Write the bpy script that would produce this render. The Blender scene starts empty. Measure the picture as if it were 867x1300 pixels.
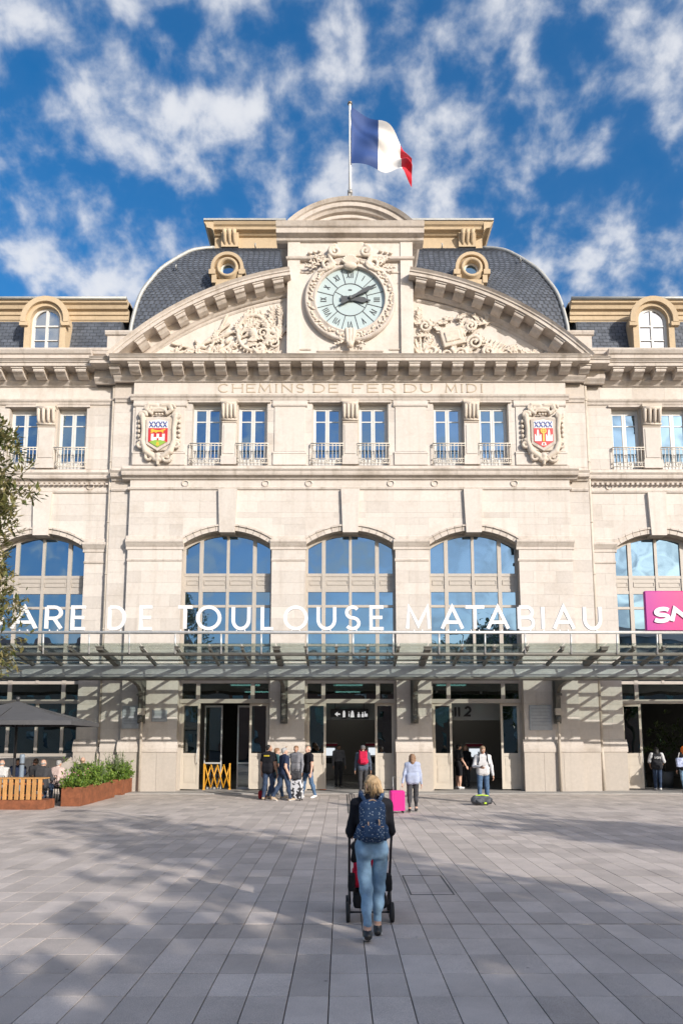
import bpy, bmesh, math, random
import numpy as np
from mathutils import Vector, Matrix, Euler

scene = bpy.context.scene
R = math.radians
random.seed(7)
rng = np.random.default_rng(7)

# ------------------------------------------------------------------ camera, sky, sun, exposure
cam_data = bpy.data.cameras.new("camera")
cam = bpy.data.objects.new("camera", cam_data)
scene.collection.objects.link(cam)
cam.location = (-0.33, -27.0, 1.98)
cam.rotation_euler = (math.pi / 2 + math.atan(0.1295), 0, 0)
cam_data.sensor_fit = 'VERTICAL'
cam_data.sensor_height = 36.0
cam_data.lens = 900.0 / 1300.0 * 36.0
cam_data.shift_y = 0.1318
cam_data.clip_end = 2000.0
scene.camera = cam
scene.render.resolution_x, scene.render.resolution_y = 682, 1024

SUN_AZ, SUN_EL = R(40.0), R(22.5)          # right of the view's back direction, above the horizon
to_sun = Vector((math.sin(SUN_AZ) * math.cos(SUN_EL), -math.cos(SUN_AZ) * math.cos(SUN_EL), math.sin(SUN_EL)))
sun_data = bpy.data.lights.new("sun", 'SUN')
sun_data.energy = 3.9
sun_data.angle = R(0.5)
sun_data.color = (1.0, 0.945, 0.87)
sun = bpy.data.objects.new("sun", sun_data)
sun.rotation_euler = to_sun.to_track_quat('Z', 'Y').to_euler()
sun.location = (30, -40, 40)
scene.collection.objects.link(sun)

world = bpy.data.worlds.new("World")
scene.world = world
world.use_nodes = True
wn, wl = world.node_tree.nodes, world.node_tree.links
wn.clear()
w_out = wn.new("ShaderNodeOutputWorld")
w_bg = wn.new("ShaderNodeBackground")
w_bg.inputs[1].default_value = 0.15
sky = wn.new("ShaderNodeTexSky")
sky.sky_type = 'NISHITA'
sky.sun_disc = False
sky.sun_elevation = SUN_EL
sky.sun_rotation = math.atan2(to_sun.x, to_sun.y)
sky.air_density = 1.0
sky.dust_density = 2.2
sky.ozone_density = 2.6
hsv = wn.new("ShaderNodeHueSaturation")
hsv.inputs['Saturation'].default_value = 1.40
hsv.inputs['Value'].default_value = 1.0
wl.new(sky.outputs[0], hsv.inputs['Color'])
geo = wn.new("ShaderNodeTexCoord")
sep = wn.new("ShaderNodeSeparateXYZ")
wl.new(geo.outputs['Generated'], sep.inputs[0])
zc = wn.new("ShaderNodeMath"); zc.operation = 'MAXIMUM'; zc.inputs[1].default_value = 0.02
wl.new(sep.outputs[2], zc.inputs[0])
za = wn.new("ShaderNodeMath"); za.operation = 'ADD'; za.inputs[1].default_value = 0.75
wl.new(zc.outputs[0], za.inputs[0])
dx = wn.new("ShaderNodeMath"); dx.operation = 'DIVIDE'
dy = wn.new("ShaderNodeMath"); dy.operation = 'DIVIDE'
wl.new(sep.outputs[0], dx.inputs[0]); wl.new(za.outputs[0], dx.inputs[1])
wl.new(sep.outputs[1], dy.inputs[0]); wl.new(za.outputs[0], dy.inputs[1])
cmb = wn.new("ShaderNodeCombineXYZ")
wl.new(dx.outputs[0], cmb.inputs[0]); wl.new(dy.outputs[0], cmb.inputs[1])
cmb.inputs[2].default_value = 6.4
def wnoise(scale, detail, rough, dist=0.0):
    n = wn.new("ShaderNodeTexNoise")
    n.inputs['Scale'].default_value = scale
    n.inputs['Detail'].default_value = detail
    n.inputs['Roughness'].default_value = rough
    n.inputs['Distortion'].default_value = dist
    wl.new(cmb.outputs[0], n.inputs['Vector'])
    return n
n_puff = wnoise(24.0, 8.0, 0.52, 0.12)
n_big = wnoise(5.0, 2.0, 0.5)
n_den = wnoise(24.0, 5.0, 0.55, 0.12)
mix1 = wn.new("ShaderNodeMath"); mix1.operation = 'MULTIPLY_ADD'
wl.new(n_big.outputs[0], mix1.inputs[0]); mix1.inputs[1].default_value = 0.42
wl.new(n_puff.outputs[0], mix1.inputs[2])
ramp = wn.new("ShaderNodeValToRGB")
ramp.color_ramp.interpolation = 'B_SPLINE'
ramp.color_ramp.elements[0].position = 0.60
ramp.color_ramp.elements[0].color = (0, 0, 0, 1)
ramp.color_ramp.elements[1].position = 0.85
ramp.color_ramp.elements[1].color = (0.88, 0.88, 0.88, 1)
_e = ramp.color_ramp.elements.new(0.71); _e.color = (0.16, 0.16, 0.16, 1)
wl.new(mix1.outputs[0], ramp.inputs[0])
cloud_col = wn.new("ShaderNodeValToRGB")
cloud_col.color_ramp.elements[0].position = 0.40
cloud_col.color_ramp.elements[0].color = (3.1, 3.4, 3.9, 1)
cloud_col.color_ramp.elements[1].position = 0.62
cloud_col.color_ramp.elements[1].color = (4.6, 4.65, 4.8, 1)
wl.new(n_den.outputs[0], cloud_col.inputs[0])
cmix = wn.new("ShaderNodeMix"); cmix.data_type = 'RGBA'
wl.new(ramp.outputs[0], cmix.inputs['Factor'])
wl.new(hsv.outputs[0], cmix.inputs['A'])
wl.new(cloud_col.outputs[0], cmix.inputs['B'])
wl.new(cmix.outputs['Result'], w_bg.inputs[0])
wl.new(w_bg.outputs[0], w_out.inputs[0])

vs = scene.view_settings
vs.view_transform = 'Standard'
vs.look = 'None'
vs.gamma = 1.0
vs.use_curve_mapping = False
vs.exposure = 0.36
cy = scene.cycles
cy.use_denoising = True
cy.caustics_reflective = False
cy.caustics_refractive = False
cy.max_bounces = 8
cy.transparent_max_bounces = 24
cy.sample_clamp_indirect = 4.0

# ------------------------------------------------------------------ helpers
COL = scene.collection

class MB:
    """collects shapes, then links them as one mesh object"""
    def __init__(self):
        self.v, self.f, self.m, self.s = [], [], [], []
    def add(self, vs, fs, m=0, smooth=False):
        o = len(self.v)
        self.v.extend(tuple(p) for p in vs)
        for f in fs:
            self.f.append(tuple(i + o for i in f)); self.m.append(m); self.s.append(smooth)
        return self
    def box(self, x0, x1, y0, y1, z0, z1, m=0):
        vs = [(x0,y0,z0),(x1,y0,z0),(x1,y1,z0),(x0,y1,z0),(x0,y0,z1),(x1,y0,z1),(x1,y1,z1),(x0,y1,z1)]
        return self.add(vs, [(0,3,2,1),(4,5,6,7),(0,1,5,4),(1,2,6,5),(2,3,7,6),(3,0,4,7)], m)
    def obox(self, mat, sx, sy, sz, m=0):
        vs = [mat @ Vector((a*sx/2, b*sy/2, c*sz/2)) for c in (-1,1) for a, b in ((-1,-1),(1,-1),(1,1),(-1,1))]
        return self.add(vs, [(0,3,2,1),(4,5,6,7),(0,1,5,4),(1,2,6,5),(2,3,7,6),(3,0,4,7)], m)
    def cbox(self, x0, x1, y0, y1, z0, z1, c=0.01, m=0):
        """box with its vertical and top edges chamfered"""
        pts = [(x0+c,y0),(x1-c,y0),(x1,y0+c),(x1,y1-c),(x1-c,y1),(x0+c,y1),(x0,y1-c),(x0,y0+c)]
        cx, cy_ = (x0+x1)/2, (y0+y1)/2
        ins = [(cx+(x-cx)*(1-2*c/max(x1-x0,1e-6)), cy_+(y-cy_)*(1-2*c/max(y1-y0,1e-6))) for x, y in pts]
        vs = [(x,y,z0) for x,y in pts] + [(x,y,z1-c) for x,y in pts] + [(x,y,z1) for x,y in ins]
        fs = [tuple(reversed(range(8))), tuple(range(16,24))]
        for k in (0, 8):
            fs += [(k+i, k+(i+1)%8, k+8+(i+1)%8, k+8+i) for i in range(8)]
        return self.add(vs, fs, m)
    def prism_xz(self, poly, y0, y1, m=0, smooth=False):
        """polygon in XZ, counter-clockwise as seen from -Y, extruded from y0 (front) to y1"""
        n = len(poly)
        vs = [(x,y0,z) for x,z in poly] + [(x,y1,z) for x,z in poly]
        self.add(vs, [tuple(range(n)), tuple(range(2*n-1, n-1, -1))], m)
        o = len(self.v) - 2*n
        for i in range(n):
            j = (i+1) % n
            self.f.append((o+i, o+n+i, o+n+j, o+j)); self.m.append(m); self.s.append(smooth)
        return self
    def prism_yz(self, poly, x0, x1, m=0):
        n = len(poly)
        vs = [(x0,y,z) for y,z in poly] + [(x1,y,z) for y,z in poly]
        fs = [tuple(range(n)), tuple(range(2*n-1, n-1, -1))]
        fs += [(i, n+i, n+(i+1)%n, (i+1)%n) for i in range(n)]
        return self.add(vs, fs, m)
    def prism_xy(self, poly, z0, z1, m=0):
        n = len(poly)
        vs = [(x,y,z0) for x,y in poly] + [(x,y,z1) for x,y in poly]
        fs = [tuple(reversed(range(n))), tuple(range(n, 2*n))]
        fs += [(i, (i+1)%n, n+(i+1)%n, n+i) for i in range(n)]
        return self.add(vs, fs, m)
    def tube(self, pts, r, n=8, m=0, closed=False, caps=True):
        pts = [Vector(p) for p in pts]
        N = len(pts)
        rs = r if isinstance(r, (list, tuple)) else [r]*N
        up = None; vs = []
        for i, p in enumerate(pts):
            a = pts[(i-1) % N] if (closed or i > 0) else p
            b = pts[(i+1) % N] if (closed or i < N-1) else p
            t = (b-a)
            t = t.normalized() if t.length > 1e-9 else Vector((0,0,1))
            if up is None:
                up = Vector((0,0,1)) if abs(t.z) < 0.9 else Vector((1,0,0))
            s = t.cross(up)
            if s.length < 1e-6: s = t.orthogonal()
            s.normalize(); up = s.cross(t).normalized()
            for k in range(n):
                an = 2*math.pi*k/n
                vs.append(p + (s*math.cos(an) + up*math.sin(an))*rs[i])
        fs = []
        for i in range(N if closed else N-1):
            j = (i+1) % N
            fs += [(i*n+k, i*n+(k+1)%n, j*n+(k+1)%n, j*n+k) for k in range(n)]
        self.add(vs, fs, m, True)
        if caps and not closed:
            o = len(self.v) - N*n
            self.f += [tuple(o+k for k in reversed(range(n))), tuple(o+(N-1)*n+k for k in range(n))]
            self.m += [m, m]; self.s += [False, False]
        return self
    def lathe(self, prof, n=24, mat=None, m=0, smooth=True):
        """profile of (radius, height) turned about local Z"""
        mat = mat or Matrix()
        vs = [mat @ Vector((r*math.cos(2*math.pi*k/n), r*math.sin(2*math.pi*k/n), z)) for r, z in prof for k in range(n)]
        fs = []
        for i in range(len(prof)-1):
            fs += [(i*n+k, i*n+(k+1)%n, (i+1)*n+(k+1)%n, (i+1)*n+k) for k in range(n)]
        return self.add(vs, fs, m, smooth)
    def ball(self, c, r, nu=10, nv=7, m=0, mat=None):
        r = r if isinstance(r, (list, tuple)) else (r,r,r)
        vs, fs = [], []
        for j in range(nv+1):
            ph = math.pi*j/nv
            for i in range(nu):
                th = 2*math.pi*i/nu
                p = Vector((r[0]*math.sin(ph)*math.cos(th), r[1]*math.sin(ph)*math.sin(th), r[2]*math.cos(ph)))
                if mat: p = mat @ p
                vs.append((c[0]+p[0], c[1]+p[1], c[2]+p[2]))
        for j in range(nv):
            fs += [(j*nu+i, (j+1)*nu+i, (j+1)*nu+(i+1)%nu, j*nu+(i+1)%nu) for i in range(nu)]
        return self.add(vs, fs, m, True)
    def extrude_x(self, prof, x0, x1, yb, m=0):
        """moulding: profile of (out, z), bottom to top, extruded along X; out is towards -Y from yb"""
        poly = [(yb - o, z) for o, z in prof] + [(yb + 0.05, prof[-1][1]), (yb + 0.05, prof[0][1])]
        return self.prism_yz(poly, x0, x1, m)
    def sweep_xz(self, path, prof, yb, m=0):
        """moulding of (out, up) swept along a path in XZ, up being the path's left normal"""
        P = [Vector((p[0], p[1])) for p in path]; n = len(prof); vs = []
        for i, p in enumerate(P):
            t = (P[min(i+1, len(P)-1)] - P[max(i-1, 0)]).normalized()
            nx, nz = -t.y, t.x
            vs += [(p.x + nx*u, yb - o, p.y + nz*u) for o, u in prof]
        fs = []
        for i in range(len(P)-1):
            fs += [(i*n+k, (i+1)*n+k, (i+1)*n+(k+1)%n, i*n+(k+1)%n) for k in range(n)]
        fs += [tuple(range(n)), tuple(reversed(range((len(P)-1)*n, len(P)*n)))]
        return self.add(vs, fs, m)
    def mesh(self, name, mats):
        me = bpy.data.meshes.new(name)
        me.from_pydata(self.v, [], self.f)
        for mt in (mats if isinstance(mats, (list, tuple)) else [mats]):
            me.materials.append(mt)
        me.polygons.foreach_set('material_index', self.m)
        me.polygons.foreach_set('use_smooth', self.s)
        me.update()
        return me
    def build(self, name, mats, parent=None, fix=True, loc=None):
        me = self.mesh(name, mats)
        if fix:
            bm = bmesh.new(); bm.from_mesh(me)
            bmesh.ops.recalc_face_normals(bm, faces=bm.faces)
            bm.to_mesh(me); bm.free()
        return link(name, me, parent, loc)

def link(name, me, parent=None, loc=None):
    o = bpy.data.objects.new(name, me)
    COL.objects.link(o)
    if parent is not None: o.parent = parent
    if loc is not None: o.location = loc
    return o

def tag(o, label=None, cat=None, group=None, kind=None):
    if label: o["label"] = label
    if cat: o["category"] = cat
    if group: o["group"] = group
    if kind: o["kind"] = kind
    return o

def thing(name, label, cat, loc=(0,0,0), rz=0.0, group=None):
    o = bpy.data.objects.new(name, None)
    o.empty_display_size = 0.2
    COL.objects.link(o)
    o.location = loc; o.rotation_euler = (0, 0, rz)
    return tag(o, label, cat, group)

# ------------------------------------------------------------------ materials
def new_mat(name):
    m = bpy.data.materials.new(name)
    m.use_nodes = True
    nt = m.node_tree
    return m, nt.nodes, nt.links, nt.nodes["Principled BSDF"]

def mat(name, col, rough=0.6, metal=0.0, vary=0.0, scale=8.0, bump=0.0, bscale=40.0, objvar=0.0, spec=0.5, tint=False, stretch=None, detail=4.0):
    m, n, l, p = new_mat(name)
    p.inputs['Base Color'].default_value = (*col, 1)
    p.inputs['Roughness'].default_value = rough
    p.inputs['Metallic'].default_value = metal
    p.inputs['Specular IOR Level'].default_value = spec
    tc = n.new("ShaderNodeTexCoord")
    src = tc.outputs['Object']
    if stretch:
        mp = n.new("ShaderNodeMapping"); mp.inputs['Scale'].default_value = stretch
        l.new(src, mp.inputs[0]); src = mp.outputs[0]
    fac = None
    if vary:
        nz = n.new("ShaderNodeTexNoise")
        nz.inputs['Scale'].default_value = scale; nz.inputs['Detail'].default_value = detail
        nz.inputs['Roughness'].default_value = 0.65
        l.new(src, nz.inputs['Vector'])
        mr = n.new("ShaderNodeMapRange")
        mr.inputs['From Min'].default_value = 0.3; mr.inputs['From Max'].default_value = 0.7
        mr.inputs['To Min'].default_value = 1 - vary; mr.inputs['To Max'].default_value = 1 + vary
        l.new(nz.outputs[0], mr.inputs[0]); fac = mr.outputs[0]
    if objvar:
        oi = n.new("ShaderNodeObjectInfo")
        mr2 = n.new("ShaderNodeMapRange")
        mr2.inputs['To Min'].default_value = 1 - objvar; mr2.inputs['To Max'].default_value = 1 + objvar
        l.new(oi.outputs['Random'], mr2.inputs[0])
        if fac is None: fac = mr2.outputs[0]
        else:
            mu = n.new("ShaderNodeMath"); mu.operation = 'MULTIPLY'
            l.new(fac, mu.inputs[0]); l.new(mr2.outputs[0], mu.inputs[1]); fac = mu.outputs[0]
    if tint:
        at = n.new("ShaderNodeAttribute"); at.attribute_name = "tint"
        if fac is None: fac = at.outputs['Fac']
        else:
            mu = n.new("ShaderNodeMath"); mu.operation = 'MULTIPLY'
            l.new(fac, mu.inputs[0]); l.new(at.outputs['Fac'], mu.inputs[1]); fac = mu.outputs[0]
    if fac is not None:
        vm = n.new("ShaderNodeVectorMath"); vm.operation = 'SCALE'
        vm.inputs[0].default_value = col
        l.new(fac, vm.inputs['Scale'])
        l.new(vm.outputs[0], p.inputs['Base Color'])
    if bump:
        nb = n.new("ShaderNodeTexNoise")
        nb.inputs['Scale'].default_value = bscale; nb.inputs['Detail'].default_value = 5
        l.new(src, nb.inputs['Vector'])
        bp = n.new("ShaderNodeBump"); bp.inputs['Strength'].default_value = bump; bp.inputs['Distance'].default_value = 0.02
        l.new(nb.outputs[0], bp.inputs['Height']); l.new(bp.outputs[0], p.inputs['Normal'])
    return m

def stone_mat(name, col, stain, stain_amt=0.6, streak=0.35, objvar=0.055):
    """weathered limestone: blotches, run-off streaks, fine grain"""
    m, n, l, p = new_mat(name)
    p.inputs['Roughness'].default_value = 0.85
    p.inputs['Specular IOR Level'].default_value = 0.25
    g = n.new("ShaderNodeNewGeometry")
    def noise(scale, detail, rough, sc=None):
        src = g.outputs['Position']
        if sc:
            mp = n.new("ShaderNodeMapping"); mp.inputs['Scale'].default_value = sc
            l.new(src, mp.inputs[0]); src = mp.outputs[0]
        t = n.new("ShaderNodeTexNoise")
        t.inputs['Scale'].default_value = scale; t.inputs['Detail'].default_value = detail; t.inputs['Roughness'].default_value = rough
        l.new(src, t.inputs['Vector']); return t.outputs[0]
    def rng_(src, a, b, c, d):
        r = n.new("ShaderNodeMapRange")
        for k, x in zip(('From Min','From Max','To Min','To Max'), (a,b,c,d)): r.inputs[k].default_value = x
        l.new(src, r.inputs[0]); return r.outputs[0]
    def mul(a, b, op='MULTIPLY'):
        q = n.new("ShaderNodeMath"); q.operation = op; l.new(a, q.inputs[0])
        if isinstance(b, float): q.inputs[1].default_value = b
        else: l.new(b, q.inputs[1])
        return q.outputs[0]
    blot = rng_(noise(0.7, 8, 0.72), 0.50, 0.80, 0, stain_amt)
    strk = rng_(noise(1.0, 6, 0.65, (3.2, 3.2, 0.22)), 0.52, 0.78, 0, streak)
    fac = mul(blot, strk, 'MAXIMUM')
    mx = n.new("ShaderNodeMix"); mx.data_type = 'RGBA'
    mx.inputs['A'].default_value = (*col, 1); mx.inputs['B'].default_value = (*stain, 1)
    l.new(fac, mx.inputs['Factor'])
    tone = rng_(noise(9.0, 6, 0.7), 0.3, 0.7, 0.93, 1.06)
    grain = rng_(noise(60.0, 3, 0.6), 0.3, 0.7, 0.95, 1.05)
    oi = n.new("ShaderNodeObjectInfo")
    ov = rng_(oi.outputs['Random'], 0, 1, 1-objvar, 1+objvar)
    at = n.new("ShaderNodeAttribute"); at.attribute_name = "tint"
    ad = mul(at.outputs['Fac'], 1.0, 'ADD')
    f = mul(mul(mul(tone, grain), ov), ad)
    vm = n.new("ShaderNodeVectorMath"); vm.operation = 'SCALE'
    l.new(mx.outputs['Result'], vm.inputs[0]); l.new(f, vm.inputs['Scale'])
    l.new(vm.outputs[0], p.inputs['Base Color'])
    bp = n.new("ShaderNodeBump"); bp.inputs['Strength'].default_value = 0.25; bp.inputs['Distance'].default_value = 0.02
    l.new(noise(25.0, 6, 0.7), bp.inputs['Height']); l.new(bp.outputs[0], p.inputs['Normal'])
    return m

def glass_mat(name, refl, tint, body=None, rough=0.0, coat=(0.92, 0.96, 1.0)):
    """pane: mirror-like coat over clear (or dark) glass, more reflective at grazing angles"""
    m, n, l, p = new_mat(name)
    n.remove(p)
    out = [x for x in n if x.type == 'OUTPUT_MATERIAL'][0]
    gl = n.new("ShaderNodeBsdfGlossy"); gl.inputs['Roughness'].default_value = rough
    gl.inputs['Color'].default_value = (*coat, 1)
    if body is None:
        tr = n.new("ShaderNodeBsdfTransparent"); tr.inputs[0].default_value = (*tint, 1)
    else:
        tr = n.new("ShaderNodeBsdfDiffuse"); tr.inputs[0].default_value = (*body, 1)
    lf = n.new("ShaderNodeLayerWeight"); lf.inputs[0].default_value = 0.5
    lw = n.new("ShaderNodeMath"); lw.operation = 'POWER'; lw.inputs[1].default_value = 5.0
    l.new(lf.outputs['Facing'], lw.inputs[0])
    mr = n.new("ShaderNodeMapRange")
    mr.inputs['To Min'].default_value = refl; mr.inputs['To Max'].default_value = 1.0
    l.new(lw.outputs[0], mr.inputs[0])
    # old panes are never quite flat
    tc = n.new("ShaderNodeNewGeometry")
    nz = n.new("ShaderNodeTexNoise"); nz.inputs['Scale'].default_value = 0.9; nz.inputs['Detail'].default_value = 1
    l.new(tc.outputs['Position'], nz.inputs['Vector'])
    bp = n.new("ShaderNodeBump"); bp.inputs['Strength'].default_value = 0.22; bp.inputs['Distance'].default_value = 0.05
    l.new(nz.outputs[0], bp.inputs['Height']); l.new(bp.outputs[0], gl.inputs['Normal'])
    mx = n.new("ShaderNodeMixShader")
    l.new(mr.outputs[0], mx.inputs[0]); l.new(tr.outputs[0], mx.inputs[1]); l.new(gl.outputs[0], mx.inputs[2])
    l.new(mx.outputs[0], out.inputs[0])
    return m

def leaf_mat(name, col, col2, rough=0.45):
    m, n, l, p = new_mat(name)
    g = n.new("ShaderNodeNewGeometry")
    mx = n.new("ShaderNodeMix"); mx.data_type = 'RGBA'
    mx.inputs['A'].default_value = (*col, 1); mx.inputs['B'].default_value = (*col2, 1)
    l.new(g.outputs['Random Per Island'], mx.inputs['Factor'])
    l.new(mx.outputs['Result'], p.inputs['Base Color'])
    p.inputs['Roughness'].default_value = rough
    tl = n.new("ShaderNodeBsdfTranslucent"); l.new(mx.outputs['Result'], tl.inputs[0])
    ms = n.new("ShaderNodeMixShader"); ms.inputs[0].default_value = 0.25
    out = [x for x in n if x.type == 'OUTPUT_MATERIAL'][0]
    l.new(p.outputs[0], ms.inputs[1]); l.new(tl.outputs[0], ms.inputs[2]); l.new(ms.outputs[0], out.inputs[0])
    return m

STONE = stone_mat("limestone", (0.60, 0.548, 0.498), (0.39, 0.32, 0.25), 0.65, 0.45)
STONE_TRIM = stone_mat("limestone_trim", (0.56, 0.50, 0.445), (0.25, 0.20, 0.15), 0.9, 0.8)
STONE_BASE = stone_mat("limestone_plinth", (0.47, 0.42, 0.37), (0.32, 0.275, 0.23), 0.5, 0.4)
STONE_CARVED = stone_mat("limestone_carved", (0.60, 0.525, 0.445), (0.38, 0.31, 0.235), 0.65, 0.3)
MORTAR = stone_mat("lime_mortar", (0.53, 0.47, 0.41), (0.38, 0.325, 0.265), 0.5, 0.3)
LETTER_SHADE = mat("letter_cut_shade", (0.44, 0.36, 0.27), 0.9)
OCHRE = stone_mat("ochre_stone", (0.52, 0.405, 0.27), (0.33, 0.25, 0.17), 0.6, 0.5)
SLATE = mat("slate", (0.085, 0.096, 0.118), 0.5, vary=0.22, scale=3.0, tint=True, bump=0.2, bscale=60)
ZINC = mat("zinc", (0.42, 0.42, 0.40), 0.5, 0.2, vary=0.15, scale=4)
FRAME = mat("taupe_frame_paint", (0.43, 0.385, 0.335), 0.5, vary=0.06, scale=5)
WHITE = mat("white_window_paint", (0.62, 0.605, 0.58), 0.45, vary=0.05, scale=6)
RAIL_IRON = mat("pale_painted_iron", (0.60, 0.55, 0.48), 0.55, vary=0.15, scale=12)
GLASS_UP = glass_mat("window_glass", 0.52, (1,1,1), body=(0.012, 0.02, 0.03), coat=(0.36, 0.56, 0.76))
GLASS_DOOR = glass_mat("door_glass", 0.16, (0.28, 0.42, 0.40))
GLASS_ROOF = glass_mat("canopy_glass", 0.07, (0.84, 0.89, 0.86))
STEEL = mat("canopy_steel", (0.12, 0.115, 0.10), 0.5, 0.1, vary=0.2, scale=5)
STEEL_LIGHT = mat("galvanised_rail", (0.56, 0.56, 0.55), 0.4, 0.3, vary=0.1, scale=7)
GUTTER = mat("gutter_sheet", (0.42, 0.43, 0.43), 0.5, 0.1, vary=0.12, scale=3)
SIGN_WHITE = mat("white_letter_enamel", (0.78, 0.78, 0.78), 0.35)
BLACK = mat("black_paint", (0.02, 0.02, 0.022), 0.45)
DIAL = mat("clock_dial_glass", (0.45, 0.535, 0.54), 0.3, vary=0.05, scale=2)
CLOCK_DARK = mat("clock_bronze", (0.075, 0.08, 0.085), 0.45)
CORTEN = mat("corten_steel", (0.22, 0.075, 0.032), 0.75, vary=0.35, scale=6, bump=0.2, bscale=30)
WOOD = mat("orange_wood", (0.50, 0.26, 0.09), 0.55, vary=0.25, scale=3, stretch=(8, 8, 0.8), objvar=0.15)
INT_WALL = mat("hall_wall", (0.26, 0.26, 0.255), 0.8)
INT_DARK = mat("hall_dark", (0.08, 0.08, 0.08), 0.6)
INT_FLOOR = mat("hall_floor", (0.16, 0.155, 0.15), 0.25)

# ------------------------------------------------------------------ the ground
ASPHALT = mat("asphalt", (0.06, 0.06, 0.062), 0.9, vary=0.2, scale=2)
JOINT = mat("paving_joint", (0.055, 0.052, 0.05), 0.95)
def paver_mat(name, tint):
    m, n, l, p = new_mat(name)
    p.inputs['Roughness'].default_value = 0.75
    g = n.new("ShaderNodeNewGeometry")
    def noise(scale, detail=3, rough=0.6):
        t = n.new("ShaderNodeTexNoise"); t.inputs['Scale'].default_value = scale
        t.inputs['Detail'].default_value = detail; t.inputs['Roughness'].default_value = rough
        l.new(g.outputs['Position'], t.inputs['Vector']); return t.outputs[0]
    def rr(src, a, b, c, d):
        r = n.new("ShaderNodeMapRange")
        for k, x in zip(('From Min','From Max','To Min','To Max'), (a,b,c,d)): r.inputs[k].default_value = x
        l.new(src, r.inputs[0]); return r.outputs[0]
    def mul(a, b):
        q = n.new("ShaderNodeMath"); q.operation = 'MULTIPLY'; l.new(a, q.inputs[0]); l.new(b, q.inputs[1]); return q.outputs[0]
    if tint:
        at = n.new("ShaderNodeAttribute"); at.attribute_name = "tint"; base = at.outputs['Fac']
    else:
        oi = n.new("ShaderNodeObjectInfo"); base = rr(oi.outputs['Random'], 0, 1, 0.82, 1.16)
    f = mul(base, rr(noise(170, 2), 0.32, 0.68, 0.60, 1.40))       # granite speckle
    f = mul(f, rr(noise(1.1, 7, 0.7), 0.3, 0.7, 0.78, 1.12))        # foot-worn patches
    spots = n.new("ShaderNodeTexVoronoi"); spots.inputs['Scale'].default_value = 2.3
    l.new(g.outputs['Position'], spots.inputs['Vector'])
    f = mul(f, rr(spots.outputs['Distance'], 0.022, 0.045, 0.45, 1.0))  # trodden-in gum
    vm = n.new("ShaderNodeVectorMath"); vm.operation = 'SCALE'; vm.inputs[0].default_value = (0.49, 0.427, 0.385)
    l.new(f, vm.inputs['Scale']); l.new(vm.outputs[0], p.inputs['Base Color'])
    bp = n.new("ShaderNodeBump"); bp.inputs['Strength'].default_value = 0.15; bp.inputs['Distance'].default_value = 0.004
    l.new(noise(120, 4), bp.inputs['Height']); l.new(bp.outputs[0], p.inputs['Normal'])
    return m
PAVER = paver_mat("granite_paver", False)
PAVER_T = paver_mat("granite_paver_far", True)

g = MB().box(-160, 160, -160, 160, -0.6, -0.12).build("ground", ASPHALT)
tag(g, kind="structure")
pave = MB().box(-26, 26, -44, 12, -0.119, -0.042).build("plaza_pavement", JOINT)
tag(pave, kind="structure")
PW, PL = 0.3165, 0.537
X0P, Y0P = -0.4265, -21.738
DRAIN_ROWS = {}
near, far_v, far_f, far_t = [], [], [], []
r1 = random.Random(3)
nx0 = int(math.floor((-24 - X0P)/PW)); nx1 = int((24 - X0P)/PW)
ny0 = int(math.floor((-26.6 - Y0P)/PL)); ny1 = int((0.55 - Y0P)/PL)
pm_cache = {}
def paver_mesh(w, l):
    k = (round(w,4), round(l,4))
    if k not in pm_cache:
        mb = MB(); c = 0.002
        vs = [(0,0,-.08),(w,0,-.08),(w,l,-.08),(0,l,-.08),(0,0,-c),(w,0,-c),(w,l,-c),(0,l,-c),(c,c,0),(w-c,c,0),(w-c,l-c,0),(c,l-c,0)]
        mb.add(vs, [(0,1,5,4),(1,2,6,5),(2,3,7,6),(3,0,4,7),(4,5,9,8),(5,6,10,9),(6,7,11,10),(7,4,8,11),(8,9,10,11)])
        pm_cache[k] = mb.mesh("paver", PAVER)
    return pm_cache[k]
cells = []
for j in range(ny0, ny1+1):
    for i in range(nx0, nx1+1):
        cells.append((i, j))
def cell_rank(c):
    x, y = X0P + (c[0]+.5)*PW, Y0P + (c[1]+.5)*PL
    d = y + 27.0
    inside = d > 4.9 and abs((x + .33)/d) < 0.50
    return (0 if inside else 1, d)
cells.sort(key=cell_rank)
for k, (i, j) in enumerate(cells):
    x, y = X0P + i*PW, Y0P + j*PL
    gx, gy = 0.0085, 0.0065
    extra = 0.03 if j in (5, 18, 32) else 0.0
    dz = r1.uniform(-0.0015, 0.0015)
    if k < 290:
        o = link("paver", paver_mesh(PW-gx, PL-gy-extra), pave, (x+gx/2, y+gy/2+extra, dz))
    else:
        b = len(far_v)
        xa, xb, ya, yb = x+gx/2, x+PW-gx/2, y+gy/2+extra, y+PL-gy/2
        far_v += [(xa,ya,dz),(xb,ya,dz),(xb,yb,dz),(xa,yb,dz),(xa,ya,-.05),(xb,ya,-.05),(xb,yb,-.05),(xa,yb,-.05)]
        far_f += [(b,b+1,b+2,b+3),(b+4,b+5,b+1,b),(b+5,b+6,b+2,b+1),(b+6,b+7,b+3,b+2),(b+7,b+4,b,b+3)]
        far_t += [r1.uniform(.84, 1.15)]*5
me = bpy.data.meshes.new("pavers")
me.from_pydata(far_v, [], far_f); me.materials.append(PAVER_T)
at = me.attributes.new("tint", 'FLOAT', 'FACE'); at.data.foreach_set('value', far_t)
tag(link("paver_field", me, pave), kind="stuff")
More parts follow.
